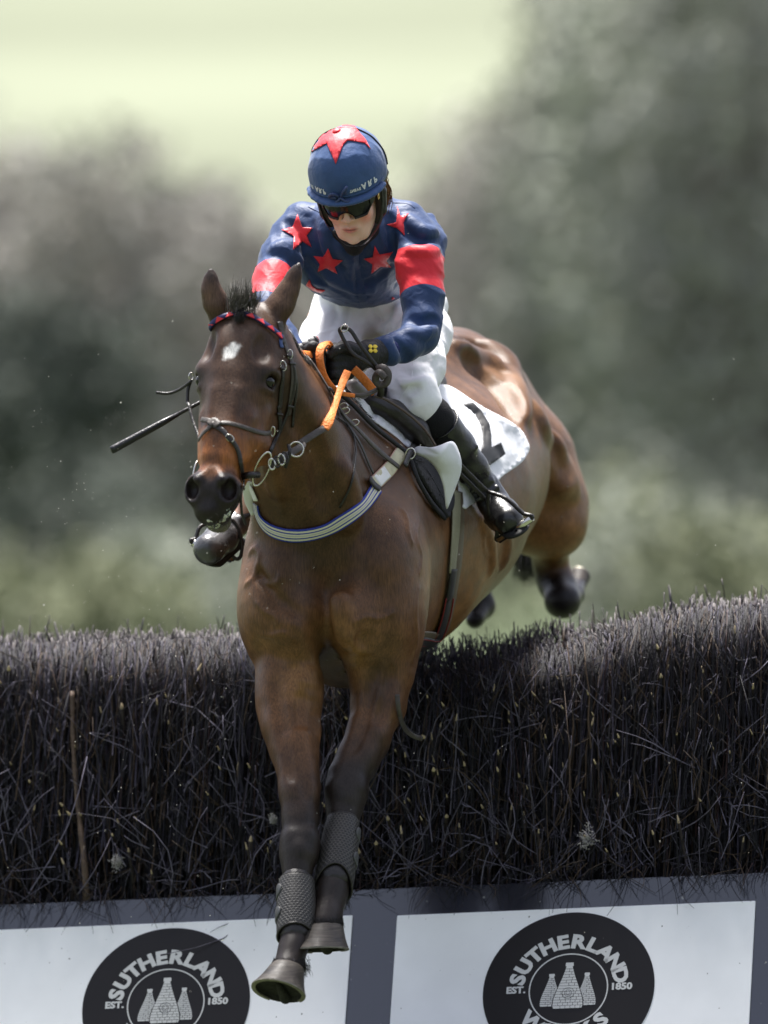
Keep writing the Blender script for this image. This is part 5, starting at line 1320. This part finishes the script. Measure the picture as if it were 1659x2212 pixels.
# ---- whip
wh = empty('whip', tuple(W(500, 840, .0)), 'black riding whip held behind the horse head with a grey ridged grip', 'whip')
A0, A1 = W(684, 733, .0), W(240, 973, -.10); dW = unit(A1 - A0)
tube('shaft', [A0 + dW * .06, A0 + dW * .2, A0 + dW * .4, A1 - dW * .12], [.0075, .0065, .0055, .006], TK, wh, 10)
tube('flap', [A1 - dW * .21, A1 - dW * .16, A1 - dW * .01, A1], [.006, .0095, .0115, .0105], mat('whip_foam', (.012, .012, .014), rough=.4, spec=.5, var=.2, bump=.2), wh, 10)
GRP = mat('grip_rubber', (.085, .085, .088), rough=.6, var=.15)
for k in range(4): tube('grip', [A0 + dW * (.004 + k * .019), A0 + dW * (.0055 + k * .019), A0 + dW * (.0205 + k * .019), A0 + dW * (.022 + k * .019)], [.0105, .0118, .0118, .0105], GRP, wh, 14)
tube('grip_cap', [A0 - dW * .003, A0, A0 + dW * .004], [.009, .0128, .0128], GRP, wh, 14); tube('cap_badge', [A0 - dW * .0045, A0 - dW * .0028], [.0075, .0085], RED, wh, 14)
# ---- striped breastgirth
bg_ = empty('breastgirth', tuple(W(690, 1140, -.15)), 'blue and cream striped webbing breastgirth across the horse chest', 'breastgirth')
WEB = stripes('striped_webbing', [BLU, CRM, BLU, CRM, (.45, .45, .42), CRM, BLU, CRM, BLU], [.13, .27, .36, .46, .54, .64, .73, .87])
P, N = drape(HB, [(556, 1088), (560, 1110), (572, 1131), (592, 1147), (625, 1156), (665, 1154), (705, 1143), (745, 1122), (785, 1090), (811, 1056)], .005, 7, sm=8)
wd = np.interp(np.linspace(0, 1, len(P)), [0, .12, .25, .45, .8, 1], [.020, .026, .034, .0385, .0385, .037]); strap('webbing', P, N, wd, .0045, WEB, bg_)
PAD = mat('cream_pad', (.52, .49, .33), rough=.75, var=.15, vscale=30, bump=.3); PNK = mat('pad_edge', (.42, .25, .20), rough=.7, var=.1); WTG = mat('pad_white', (.72, .72, .70), rough=.7, var=.05)
P, N = drape(HB, [Z5(425, 690), Z5(470, 655), Z5(545, 580), Z5(600, 500), Z5(640, 450)], .006, 6, sm=6)
strap('pad_edge', P, N, .041, .003, PNK, bg_); strap('chest_pad', P + N * .0012, N, .037, .003, PAD, bg_)
P2, N2 = drape(HB, [Z5(455, 670), Z5(495, 630), Z5(525, 600)], .0095, 4); strap('pad_patch', P2, N2, .034, .0015, WTG, bg_)
P2, N2 = drape(HB, [Z5(395, 640), Z5(430, 690), Z5(475, 728)], .011, 4); strap('pad_binding', P2, N2, .022, .004, TK, bg_)
P, N = drape(HB, [(541, 1047), (548, 1060), (556, 1080)], .005, 4, guess=-.0); strap('webbing_end', P, N, .022, .003, WTG, bg_)
hd('neck_strap', [Z4(270, 490), Z4(340, 590), Z4(430, 740), Z4(520, 900), Z4(590, 1000), Z4(700, 1110), Z4(830, 1240), Z4(950, 1350), Z4(1075, 1455)], .016, TG, bg_, off=.010, th=.0035)
hd('yoke_strap', [Z4(560, 960), Z4(640, 1090), Z4(730, 1230), Z4(790, 1370), Z4(850, 1500)], .013, TK, bg_, off=.006)
hd('martingale_strap', [Z4(540, 1000), Z4(620, 1060), Z4(680, 1160), Z4(700, 1290), Z5(315, 480), Z5(290, 680), Z5(220, 830)], .006, TK, bg_, off=.004)
for x, y in (Z4(560, 915), Z4(575, 955), Z4(660, 1060)):
    p, n_ = HB.ray(x, y); ring('buckle', p + n_ * .016, np.array([.012, 0, .003]), np.array([-.002, 0, .008]), .0016, STL, bg_, 12)
hd('girth_strap', [Z5(620, 575), Z5(650, 500), Z5(690, 430), Z5(740, 370)], .017, TK, bg_, off=.020, th=.004)
for x, y in (Z5(680, 440), Z5(645, 505)):
    p, n_ = HB.ray(x, y); ring('buckle', p + n_ * .028, np.array([.011, 0, .009]), np.array([-.007, 0, .012]), .0020, STL, bg_, 14)
# ---- saddle cloths: number cloth, quilted pad
CLW = mat('white_cloth', (.76, .77, .80), rough=.65, spec=.3, var=.03, vscale=10, bump=.3, bscale=24)
BLN = mat('number_black', (.016, .016, .017), rough=.6, var=.1)
clo = empty('number_cloth', tuple(W(1000, 950, .8)), 'white number cloth with a large black 2, spread over the horse back under the saddle', 'saddle cloth')
def cloth(name, poly, m, parent, off, step=9, th=.003, guess=.8, wob=.003):
    o = patch(name, poly, HB, m, parent, off, step, guess); o.modifiers['thick'].thickness = th
    rg = np.random.default_rng(1)
    Vc = np.array([v.co[:] for v in o.data.vertices]); E_ = np.array([e.vertices[:] for e in o.data.edges])
    for _ in range(6):
        A_ = np.zeros_like(Vc); c_ = np.zeros(len(Vc))
        for x_, y_ in ((0, 1), (1, 0)):
            np.add.at(A_, E_[:, x_], Vc[E_[:, y_]]); np.add.at(c_, E_[:, x_], 1)
        Vc[:, 1] = .4 * Vc[:, 1] + .6 * (A_ / c_[:, None])[:, 1]
    for v, q_ in zip(o.data.vertices, Vc): v.co = Vector(q_)
    for v in o.data.vertices: 
        k = math.sin(v.co.x * 43 + 2 * math.sin(v.co.z * 29)) * math.sin(v.co.z * 37 + v.co.y * 20); v.co.y -= wob * k; v.co.x += wob * k * .4
    return o
SP_ = lambda pts, n=5: spline(np.array(pts + [pts[0]], float), n)[:-1]
cloth('cloth', SP_([(925, 838), (950, 836), (985, 852), (1031, 883), (1091, 914), (1118, 936), (1132, 960), (1133, 980), (1118, 1002), (1090, 1022), (1076, 1032), (1050, 1060), (1028, 1080), (1010, 1092), (995, 1100), (985, 1080), (975, 1000), (950, 920)]), CLW, clo, .010)
cloth('number', [(993, 884), (1012, 880), (1030, 897), (1046, 925), (1050, 950), (1050, 972), (1070, 962), (1080, 986), (1060, 1000), (1035, 1018), (1025, 990), (1032, 960), (1027, 925), (1014, 902), (1003, 900)], BLN, clo, .019, 6, .001)
cloth('front_flap', SP_([(702, 836), (715, 832), (744, 845), (780, 868), (820, 895), (884, 941), (880, 958), (874, 972), (845, 948), (801, 916), (765, 886), (735, 862)], 3), CLW, clo, .012, guess=.4)
free('far_corner', [(538, 1040, .16, 26), (539, 1062, .17, 30), (541, 1085, .19, 24), (546, 1112, .22, 8)], .02, CLW, clo, .003)
qp = empty('quilted_pad', tuple(W(930, 1040, .4)), 'black quilted saddle pad showing below the saddle flap at the girth', 'saddle pad')
QM = mat('quilt_black', (.022, .022, .026), rough=.75, spec=.3, var=.2, vscale=20, bump=.4, bscale=120)
Q = Sdf(.02)
pad_poly = np.array([(876, 984), (900, 992), (934, 1000), (955, 1030), (966, 1070), (962, 1106), (955, 1121), (935, 1098), (905, 1052), (885, 1018)], float)
o = cloth('pad', SP_([tuple(p) for p in pad_poly], 4), QM, qp, .012, 6, .014, wob=0)
for a_, b__, c in (((890, 1000), (915, 1040), (950, 1100)), ((905, 998), (935, 1035), (962, 1085)), ((882, 1003), (905, 1005), (936, 1003)), ((905, 1040), (925, 1035), (952, 1030)), ((930, 1075), (942, 1068), (964, 1060))):
    hd('quilt_seam', [a_, b__, c], .0035, mat('quilt_seam', (.008, .008, .01), rough=.8) if 'quilt_seam' not in bpy.data.materials else bpy.data.materials['quilt_seam'], qp, off=.0265, th=.001)
hd('pad_edge', [(702, 845), (744, 868), (801, 925), (850, 965), (876, 990), (895, 1040), (925, 1090), (953, 1120)], .015, QM, qp, off=.008, th=.008)
# folded-up white corner
cor = bmesh.new(); pts = [(888, 977, .22), (900, 961, .22), (918, 966, .20), (936, 967, .18), (960, 958, .19), (980, 948, .22), (991, 972, .24), (1000, 1002, .26), (994, 1030, .27), (984, 1054, .28), (973, 1084, .29), (964, 1108, .30), (962, 1082, .28), (960, 1052, .25), (948, 1020, .22), (929, 996, .20), (908, 984, .21)]
vs = [cor.verts.new(W(*p)) for p in pts]; ctr = cor.verts.new(W(955, 985, .16)); c2 = cor.verts.new(W(976, 1020, .24))
cor_f = []
for a_, b__ in zip(range(17), list(range(1, 17)) + [0]):
    mid = W(*[(pts[a_][q] + pts[b__][q]) / 2 for q in range(3)]); use = c2 if 7 <= a_ <= 13 else ctr
    cor.faces.new([vs[a_], vs[b__], use])
cor.faces.new([vs[7], c2, ctr]); cor.faces.new([vs[14], ctr, c2])
me = bpy.data.meshes.new('folded_corner'); bmesh.ops.recalc_face_normals(cor, faces=cor.faces); cor.to_mesh(me); cor.free()
for p in me.polygons: p.use_smooth = True
fc = link_mesh('folded_corner', me, CLW, clo); md = fc.modifiers.new('s', 'SUBSURF'); md.levels = 2; md.render_levels = 2; md = fc.modifiers.new('t', 'SOLIDIFY'); md.thickness = .003
# ---- saddle
sad = empty('saddle', tuple(W(860, 900, .5)), 'small black racing saddle with brown-edged flap under the jockey', 'saddle')
SDL = mat('saddle_leather', (.014, .011, .010), rough=.4, spec=.5, var=.3, vscale=20, bump=.25, bscale=60)
PIP = mat('saddle_piping', (.085, .058, .042), rough=.45, var=.3)
hd('saddle_flap', [(752, 845), (800, 875), (850, 910), (895, 950), (925, 985)], .075, SDL, sad, off=.016, th=.010)
free('flap_edge', [(808, 856, .20), (830, 862, .21), (856, 877, .22), (882, 895, .23), (905, 915, .25), (925, 938, .27), (940, 962, .29)], .007, PIP, sad, .006)
s1 = Sdf(.02); s1.chain([(800, 868, .26, 20), (850, 890, .30, 24), (900, 930, .33, 24), (928, 965, .35, 14)], k=.02); s1.chain([(745, 838, .20, 12), (790, 845, .3, 22), (850, 850, .6, 30), (930, 830, .95, 36)], k=.03)
sdf_obj('saddle_tree', s1, .005, SDL, sad)
p0 = W(768, 838, .16); sc = Sdf(.01); sc.cap(W(762, 832, .17), W(785, 850, .2), .018, .016); sdf_obj('pommel', sc, .004, mat('grey_pommel', (.16, .14, .14), rough=.45, var=.2), sad)
# stirrups
lth = free('stirrup_leather', [(990, 1000, .38), (1012, 1022, .41), (1035, 1045, .44), (1057, 1066, .47)], .012, TK, sad, .004)
free('stirrup_leather', [(975, 1005, .40), (1000, 1030, .43), (1025, 1055, .46), (1048, 1078, .49)], .012, SDL, sad, .004)
def stirrup(top, a_, b__, tread_off, m=TK):
    pts = [top, top + (a_ - top) * .35 + (a_ - b__) * .10, a_ + (top - a_) * .2, a_, b__, b__ + (top - b__) * .2, top + (b__ - top) * .35 + (b__ - a_) * .10]
    P = spline(pts + [top], 6)[:-1]; s_ = tube('stirrup_iron', P, .0062, m, sad, 8, True)
    tube('stirrup_tread', [a_, (a_ + b__) / 2, b__], .011, STL, s_, 8); return s_
stirrup(W(1055, 1062, .46), W(1078, 1166, .50), W(1148, 1120, .42), 0)
stirrup(W(452, 1128, .50), W(416, 1172, .47), W(500, 1208, .52), 0)
tube('stirrup_leather', [W(520, 1100, .55), W(505, 1118, .53), W(470, 1128, .50)], .006, TK, sad)
ring('stirrup_side', W(505, 1165, .50), np.array([.020, 0, .006]), np.array([-.012, 0, .055]), .0055, TK, sad)
# ---- girth
gi = empty('girth', tuple(W(960, 1250, .5)), 'olive and black girth with red edging strapped round the horse belly', 'girth')
OLV = mat('girth_olive', (.22, .21, .135), rough=.6, var=.2, bump=.3); BLKG = mat('girth_black', (.015, .014, .014), rough=.6, var=.2); REDG = mat('girth_red', (.22, .012, .015), rough=.6)
gpts = [(978, 1062), (979, 1100), (978, 1140), (974, 1190), (970, 1235), (965, 1280), (956, 1325), (944, 1366), (928, 1408), (910, 1442)]
hd('girth_edge', [(985, 1062), (990, 1110), (990, 1160), (986, 1215), (979, 1260), (970, 1310), (957, 1355), (938, 1400), (916, 1438)], .052, mat('girth_brown', (.10, .075, .045), rough=.55, var=.2), gi, off=.004, th=.004)
hd('girth_webbing', gpts[:5], .050, OLV, gi, off=.008, th=.005)
hd('girth_keeper', [(972, 1228), (968, 1258), (963, 1290)], .050, BLKG, gi, off=.009, th=.007)
hd('girth_lower', gpts[5:], .046, BLKG, gi, off=.007, th=.005)
hd('girth_red_edge', [(956, 1290), (948, 1330), (936, 1368), (920, 1408), (904, 1440)], .003, REDG, gi, off=.010, th=.003); hd('girth_red_edge', [(972, 1290), (965, 1330), (953, 1368), (938, 1404), (918, 1440)], .003, REDG, gi, off=.010, th=.003)
free('strap_end', [(858, 1500, .22), (861, 1530, .22), (868, 1560, .22), (880, 1580, .21), (896, 1591, .20), (913, 1596, .19)], .013, TG, gi, .003)
# ---- tendon boots
MESH = bpy.data.materials.new('boot_mesh'); MESH.use_nodes = True
def honey():
    t = MESH.node_tree; b = t.nodes['Principled BSDF']; L = t.links
    au = nd(t, 'ShaderNodeAttribute', attribute_name='mu'); av = nd(t, 'ShaderNodeAttribute', attribute_name='mv')
    def M(op, a, b_=None):
        n = nd(t, 'ShaderNodeMath', operation=op)
        for k, x in enumerate((a, b_)):
            if x is None: continue
            if isinstance(x, (int, float)): n.inputs[k].default_value = x
            else: L.new(x, n.inputs[k])
        return n.outputs[0]
    def lat(off):     # distance to the nearest centre of one rectangular half of the hexagonal lattice
        x = M('SUBTRACT', M('FRACT', M('ADD', au.outputs['Fac'], off + 50.)), .5); y = M('MULTIPLY', M('SUBTRACT', M('FRACT', M('ADD', av.outputs['Fac'], off + 50.)), .5), math.sqrt(3))
        return M('SQRT', M('ADD', M('MULTIPLY', x, x), M('MULTIPLY', y, y)))
    ds = M('MINIMUM', lat(0.), lat(.5))
    mr = nd(t, 'ShaderNodeMapRange', interpolation_type='SMOOTHSTEP'); mr.inputs[1].default_value = .30; mr.inputs[2].default_value = .42; L.new(ds, mr.inputs[0])
    mx = nd(t, 'ShaderNodeMixRGB'); mx.inputs[1].default_value = (.006, .006, .006, 1); mx.inputs[2].default_value = (.060, .056, .050, 1); L.new(mr.outputs[0], mx.inputs[0]); L.new(mx.outputs[0], b.inputs['Base Color'])
    bp = nd(t, 'ShaderNodeBump'); bp.inputs['Strength'].default_value = .8; bp.inputs['Distance'].default_value = .003; L.new(mr.outputs[0], bp.inputs['Height']); L.new(bp.outputs[0], b.inputs['Normal']); b.inputs['Roughness'].default_value = .5
honey()
def tboot(a_, b__, ra, rb, label, flip, archk=1.0):
    root = empty('tendon_boot', tuple(a_), label, 'leg boot', 'black tendon boots on the forelegs')
    ax = unit(b__ - a_); fr = unit(np.array([0, -1., 0]) - (np.array([0, -1., 0]) @ ax) * ax); sd = np.cross(ax, fr); H_ = np.linalg.norm(b__ - a_)
    nz, na = 20, 56; V = []; mu = []; mv = []
    for i in range(nz):
        t = i / (nz - 1)
        for q in range(na):
            an = -R(168) + R(336) * q / (na - 1)
            r = ra + (rb - ra) * t + .004 * math.sin(t * 3.1)
            arch = (.012 - .024 * math.cos(min(math.pi, abs(an) * 1.5))) * t ** 4 * archk
            V.append(a_ + ax * (H_ * t + arch) + (fr * math.cos(an) + sd * math.sin(an)) * r); mu.append(an * .044 / .0092); mv.append(t * H_ / .0092)
    F = [(i * na + q, i * na + q + 1, (i + 1) * na + q + 1, (i + 1) * na + q) for i in range(nz - 1) for q in range(na - 1)]
    V = np.array(V); me = np_mesh('shell', V, np.array(F))
    m_u = np.array(mu); m_v = np.array(mv); s2 = math.sqrt(.5)
    set_f(me, 'mu', m_u); set_f(me, 'mv', m_v / math.sqrt(3))
    o = link_mesh('shell', me, MESH, root); md = o.modifiers.new('t', 'SOLIDIFY'); md.thickness = .004; md.offset = 0
    Vr = V.reshape(nz, na, 3); tube('rim', Vr[-1], .0036, TK, root, 7); tube('rim', Vr[0], .0028, TK, root, 7); tube('rim', Vr[:, 0], .0034, TK, root, 7); tube('rim', Vr[:, -1], .0034, TK, root, 7)
    # D-shaped strap tabs
    for t in (.25, .68):
        c = a_ + ax * H_ * t; an0 = R(50) * flip; w0 = []
        for q in range(9): 
            an = an0 + flip * R(58) * q / 8; w0.append(c + (fr * math.cos(an) + sd * math.sin(an)) * (ra + (rb - ra) * t + .0055))
        w0 = np.array(w0); Nn = np.array([unit(p - c) for p in w0]); strap('strap_tab', w0, Nn, np.array([.012, .026, .034, .037, .038, .038, .038, .038, .038]), .003, mat('tab_rubber', (.060, .062, .062), rough=.5, var=.15) if 'tab_rubber' not in bpy.data.materials else bpy.data.materials['tab_rubber'], root)
    inner_ = Sdf(.01).cap(a_ - fr * .001, b__, ra - .005, rb - .004); sdf_obj('lining', inner_, .004, TK, root)
    return root
tboot(W(741, 1772, -.175), W(723, 1895, -.275), px(33.5), px(40), 'perforated black tendon boot on the higher front leg, right of the other', -1, 1.3)
tboot(W(641, 1902, -.32), W(638, 2015, -.405), px(36), px(38), 'perforated black tendon boot on the lower front leg above the lowest hoof', 1, .45)
# ---- mane, forelock, tail
HRM = mat('horse_hair_black', (.018, .015, .014), rough=.45, spec=.5, var=.5, vscale=60); HRG = mat('forelock_hair', (.085, .075, .066), rough=.5, var=.6, vscale=80)
def hair(name, n, root_f, tip_f, r, m, parent, seed, curl=.004):
    rg = np.random.default_rng(seed); P = np.zeros((n, 5, 3))
    for i in range(n):
        q = rg.random(); a_ = root_f(q, rg); b__ = tip_f(q, rg, a_); w_ = rg.normal(0, curl, 3)
        for j_ in range(5):
            t = j_ / 4; P[i, j_] = a_ * (1 - t) + b__ * t + w_ * math.sin(t * 3.1)
    v_, f_, c_, _ = sweep(P, np.linspace(r, r * .35, 5)[None].repeat(n, 0), np.zeros((n, 5, 3))); return link_mesh(name, np_mesh(name, v_, [f_, c_]), m, parent)
hair('forelock', 300, lambda q, g: W(495 + 60 * q + g.normal(0, 4), 668 + g.normal(0, 7) - 6 * q, -.36 + g.normal(0, .012)), lambda q, g, a_: W(500 + 58 * q + g.normal(0, 7), 640 - 34 * abs(math.sin(q * 6.5 + .6)) * g.random() ** .5 + g.normal(0, 9), -.38 + g.normal(0, .02)), .0011, HRG, horse, 1)
hair('forelock_under', 120, lambda q, g: W(512 + 14 * q, 672 + g.normal(0, 3), -.375), lambda q, g, a_: W(508 + 18 * q + g.normal(0, 4), 690 + g.normal(0, 6), -.39), .0010, HRM, horse, 2)
crest = spline([W(610, 715, -.22), W(650, 762, -.10), W(690, 820, .02), W(735, 870, .14), W(780, 900, .25)], 8)
def cr_root(q, g):
    p = crest[int(q * (len(crest) - 1))] + g.normal(0, .006, 3); p, n_ = HB.near(p); return p
hair('mane', 420, cr_root, lambda q, g, a_: (lambda pn: pn[0] + pn[1] * abs(g.normal(0, .004)))(HB.near(a_ + np.array([.012 + g.normal(0, .008), -.03, -.035 - g.random() * .03]))), .0011, HRM, horse, 3, .003)
hair('tail', 700, lambda q, g: W(1135 + 20 * q, 1120 + g.normal(0, 8), 2.25 + g.normal(0, .03)), lambda q, g, a_: W(1118 + 50 * q + g.normal(0, 9), 1205 + 55 * g.random() + g.normal(0, 8), 2.3 + g.normal(0, .05)), .0013, HRM, horse, 4, .012)
hair('whiskers', 36, lambda q, g: HB.ray(455 + 55 * q, 1128 + g.normal(0, 8), -.6)[0], lambda q, g, a_: a_ + np.array([g.normal(0, .010), -.015, -.022 + g.normal(0, .008)]), .0004, HRG, horse, 6, .003)
for (u, v, d) in ((655, 2090, -.43), (740, 1946, -.31)):
    hair('feather', 130, lambda q, g: W(u + g.normal(0, 6), v - 10 + g.normal(0, 8), d), lambda q, g, a_: a_ + np.array([.006 + g.normal(0, .006), .012, -.022 + g.normal(0, .006)]), .0007, HRM, horse, 7, .003)
for cc_, nn_, rr_, cn in ((W(623, 2084, -.475), None, px(33), 'coronet_hair'), (W(702, 1994, -.375), None, px(37), 'coronet_hair')):
    def rf(q, g, c_=cc_, r_=rr_): a = q * 6.283; return c_ + np.array([math.cos(a) * r_ * .93, math.sin(a) * r_ * .9, .012 + g.normal(0, .004)])
    hair(cn, 420, rf, lambda q, g, a_, c_=cc_: a_ + (a_ - c_) * .14 + np.array([g.normal(0, .002), -.002, -.020 - .010 * g.random()]), .0008, HRM, horse, 11, .002)
# froth on the lower lip
FRO = mat('froth', (.62, .62, .48), rough=.35, spec=.6, var=.2, vscale=60, sss=.3)
fr_ = Sdf(.006); rg = np.random.default_rng(9)
for i in range(90):
    q = rg.random(); u, v = 440 + 58 * q, 1138 - 34 * max(0, q - .5) / .5 + rg.normal(0, 4); p, n_ = HB.ray(u, v, -.58); fr_.ell(p, np.full(3, rg.uniform(.0008, .0021)), None, k=.004)
sdf_obj('froth', fr_, .0016, FRO, horse)
# ---- turf and dirt specks thrown up in the air
rg = np.random.default_rng(21); n = 420; V = []; F = []
for i in range(n):
    u = rg.uniform(-40, 1700) if rg.random() < .45 else rg.normal(330, 170); v = rg.uniform(650, 2150) if rg.random() < .5 else rg.normal(1080, 260); d = rg.uniform(-.9, .55)
    c = W(u, v, d); s = rg.uniform(.0006, .0013) * (1.8 if rg.random() < .06 else 1); o = len(V)
    for q in ((1, 0, 0), (-1, 0, 0), (0, 1, 0), (0, -1, 0), (0, 0, 1), (0, 0, -1)): V.append(c + np.array(q) * s * rg.uniform(.6, 1.5))
    F += [(o, o + 2, o + 4), (o + 2, o + 1, o + 4), (o + 1, o + 3, o + 4), (o + 3, o, o + 4), (o + 2, o, o + 5), (o + 1, o + 2, o + 5), (o + 3, o + 1, o + 5), (o, o + 3, o + 5)]
tag(link_mesh('flying_specks', np_mesh('flying_specks', np.array(V), np.array(F), False), mat('speck', (.55, .54, .48), rough=.6)), 'pale specks of grit and seed hanging in the air around the horse', 'specks', kind='stuff')
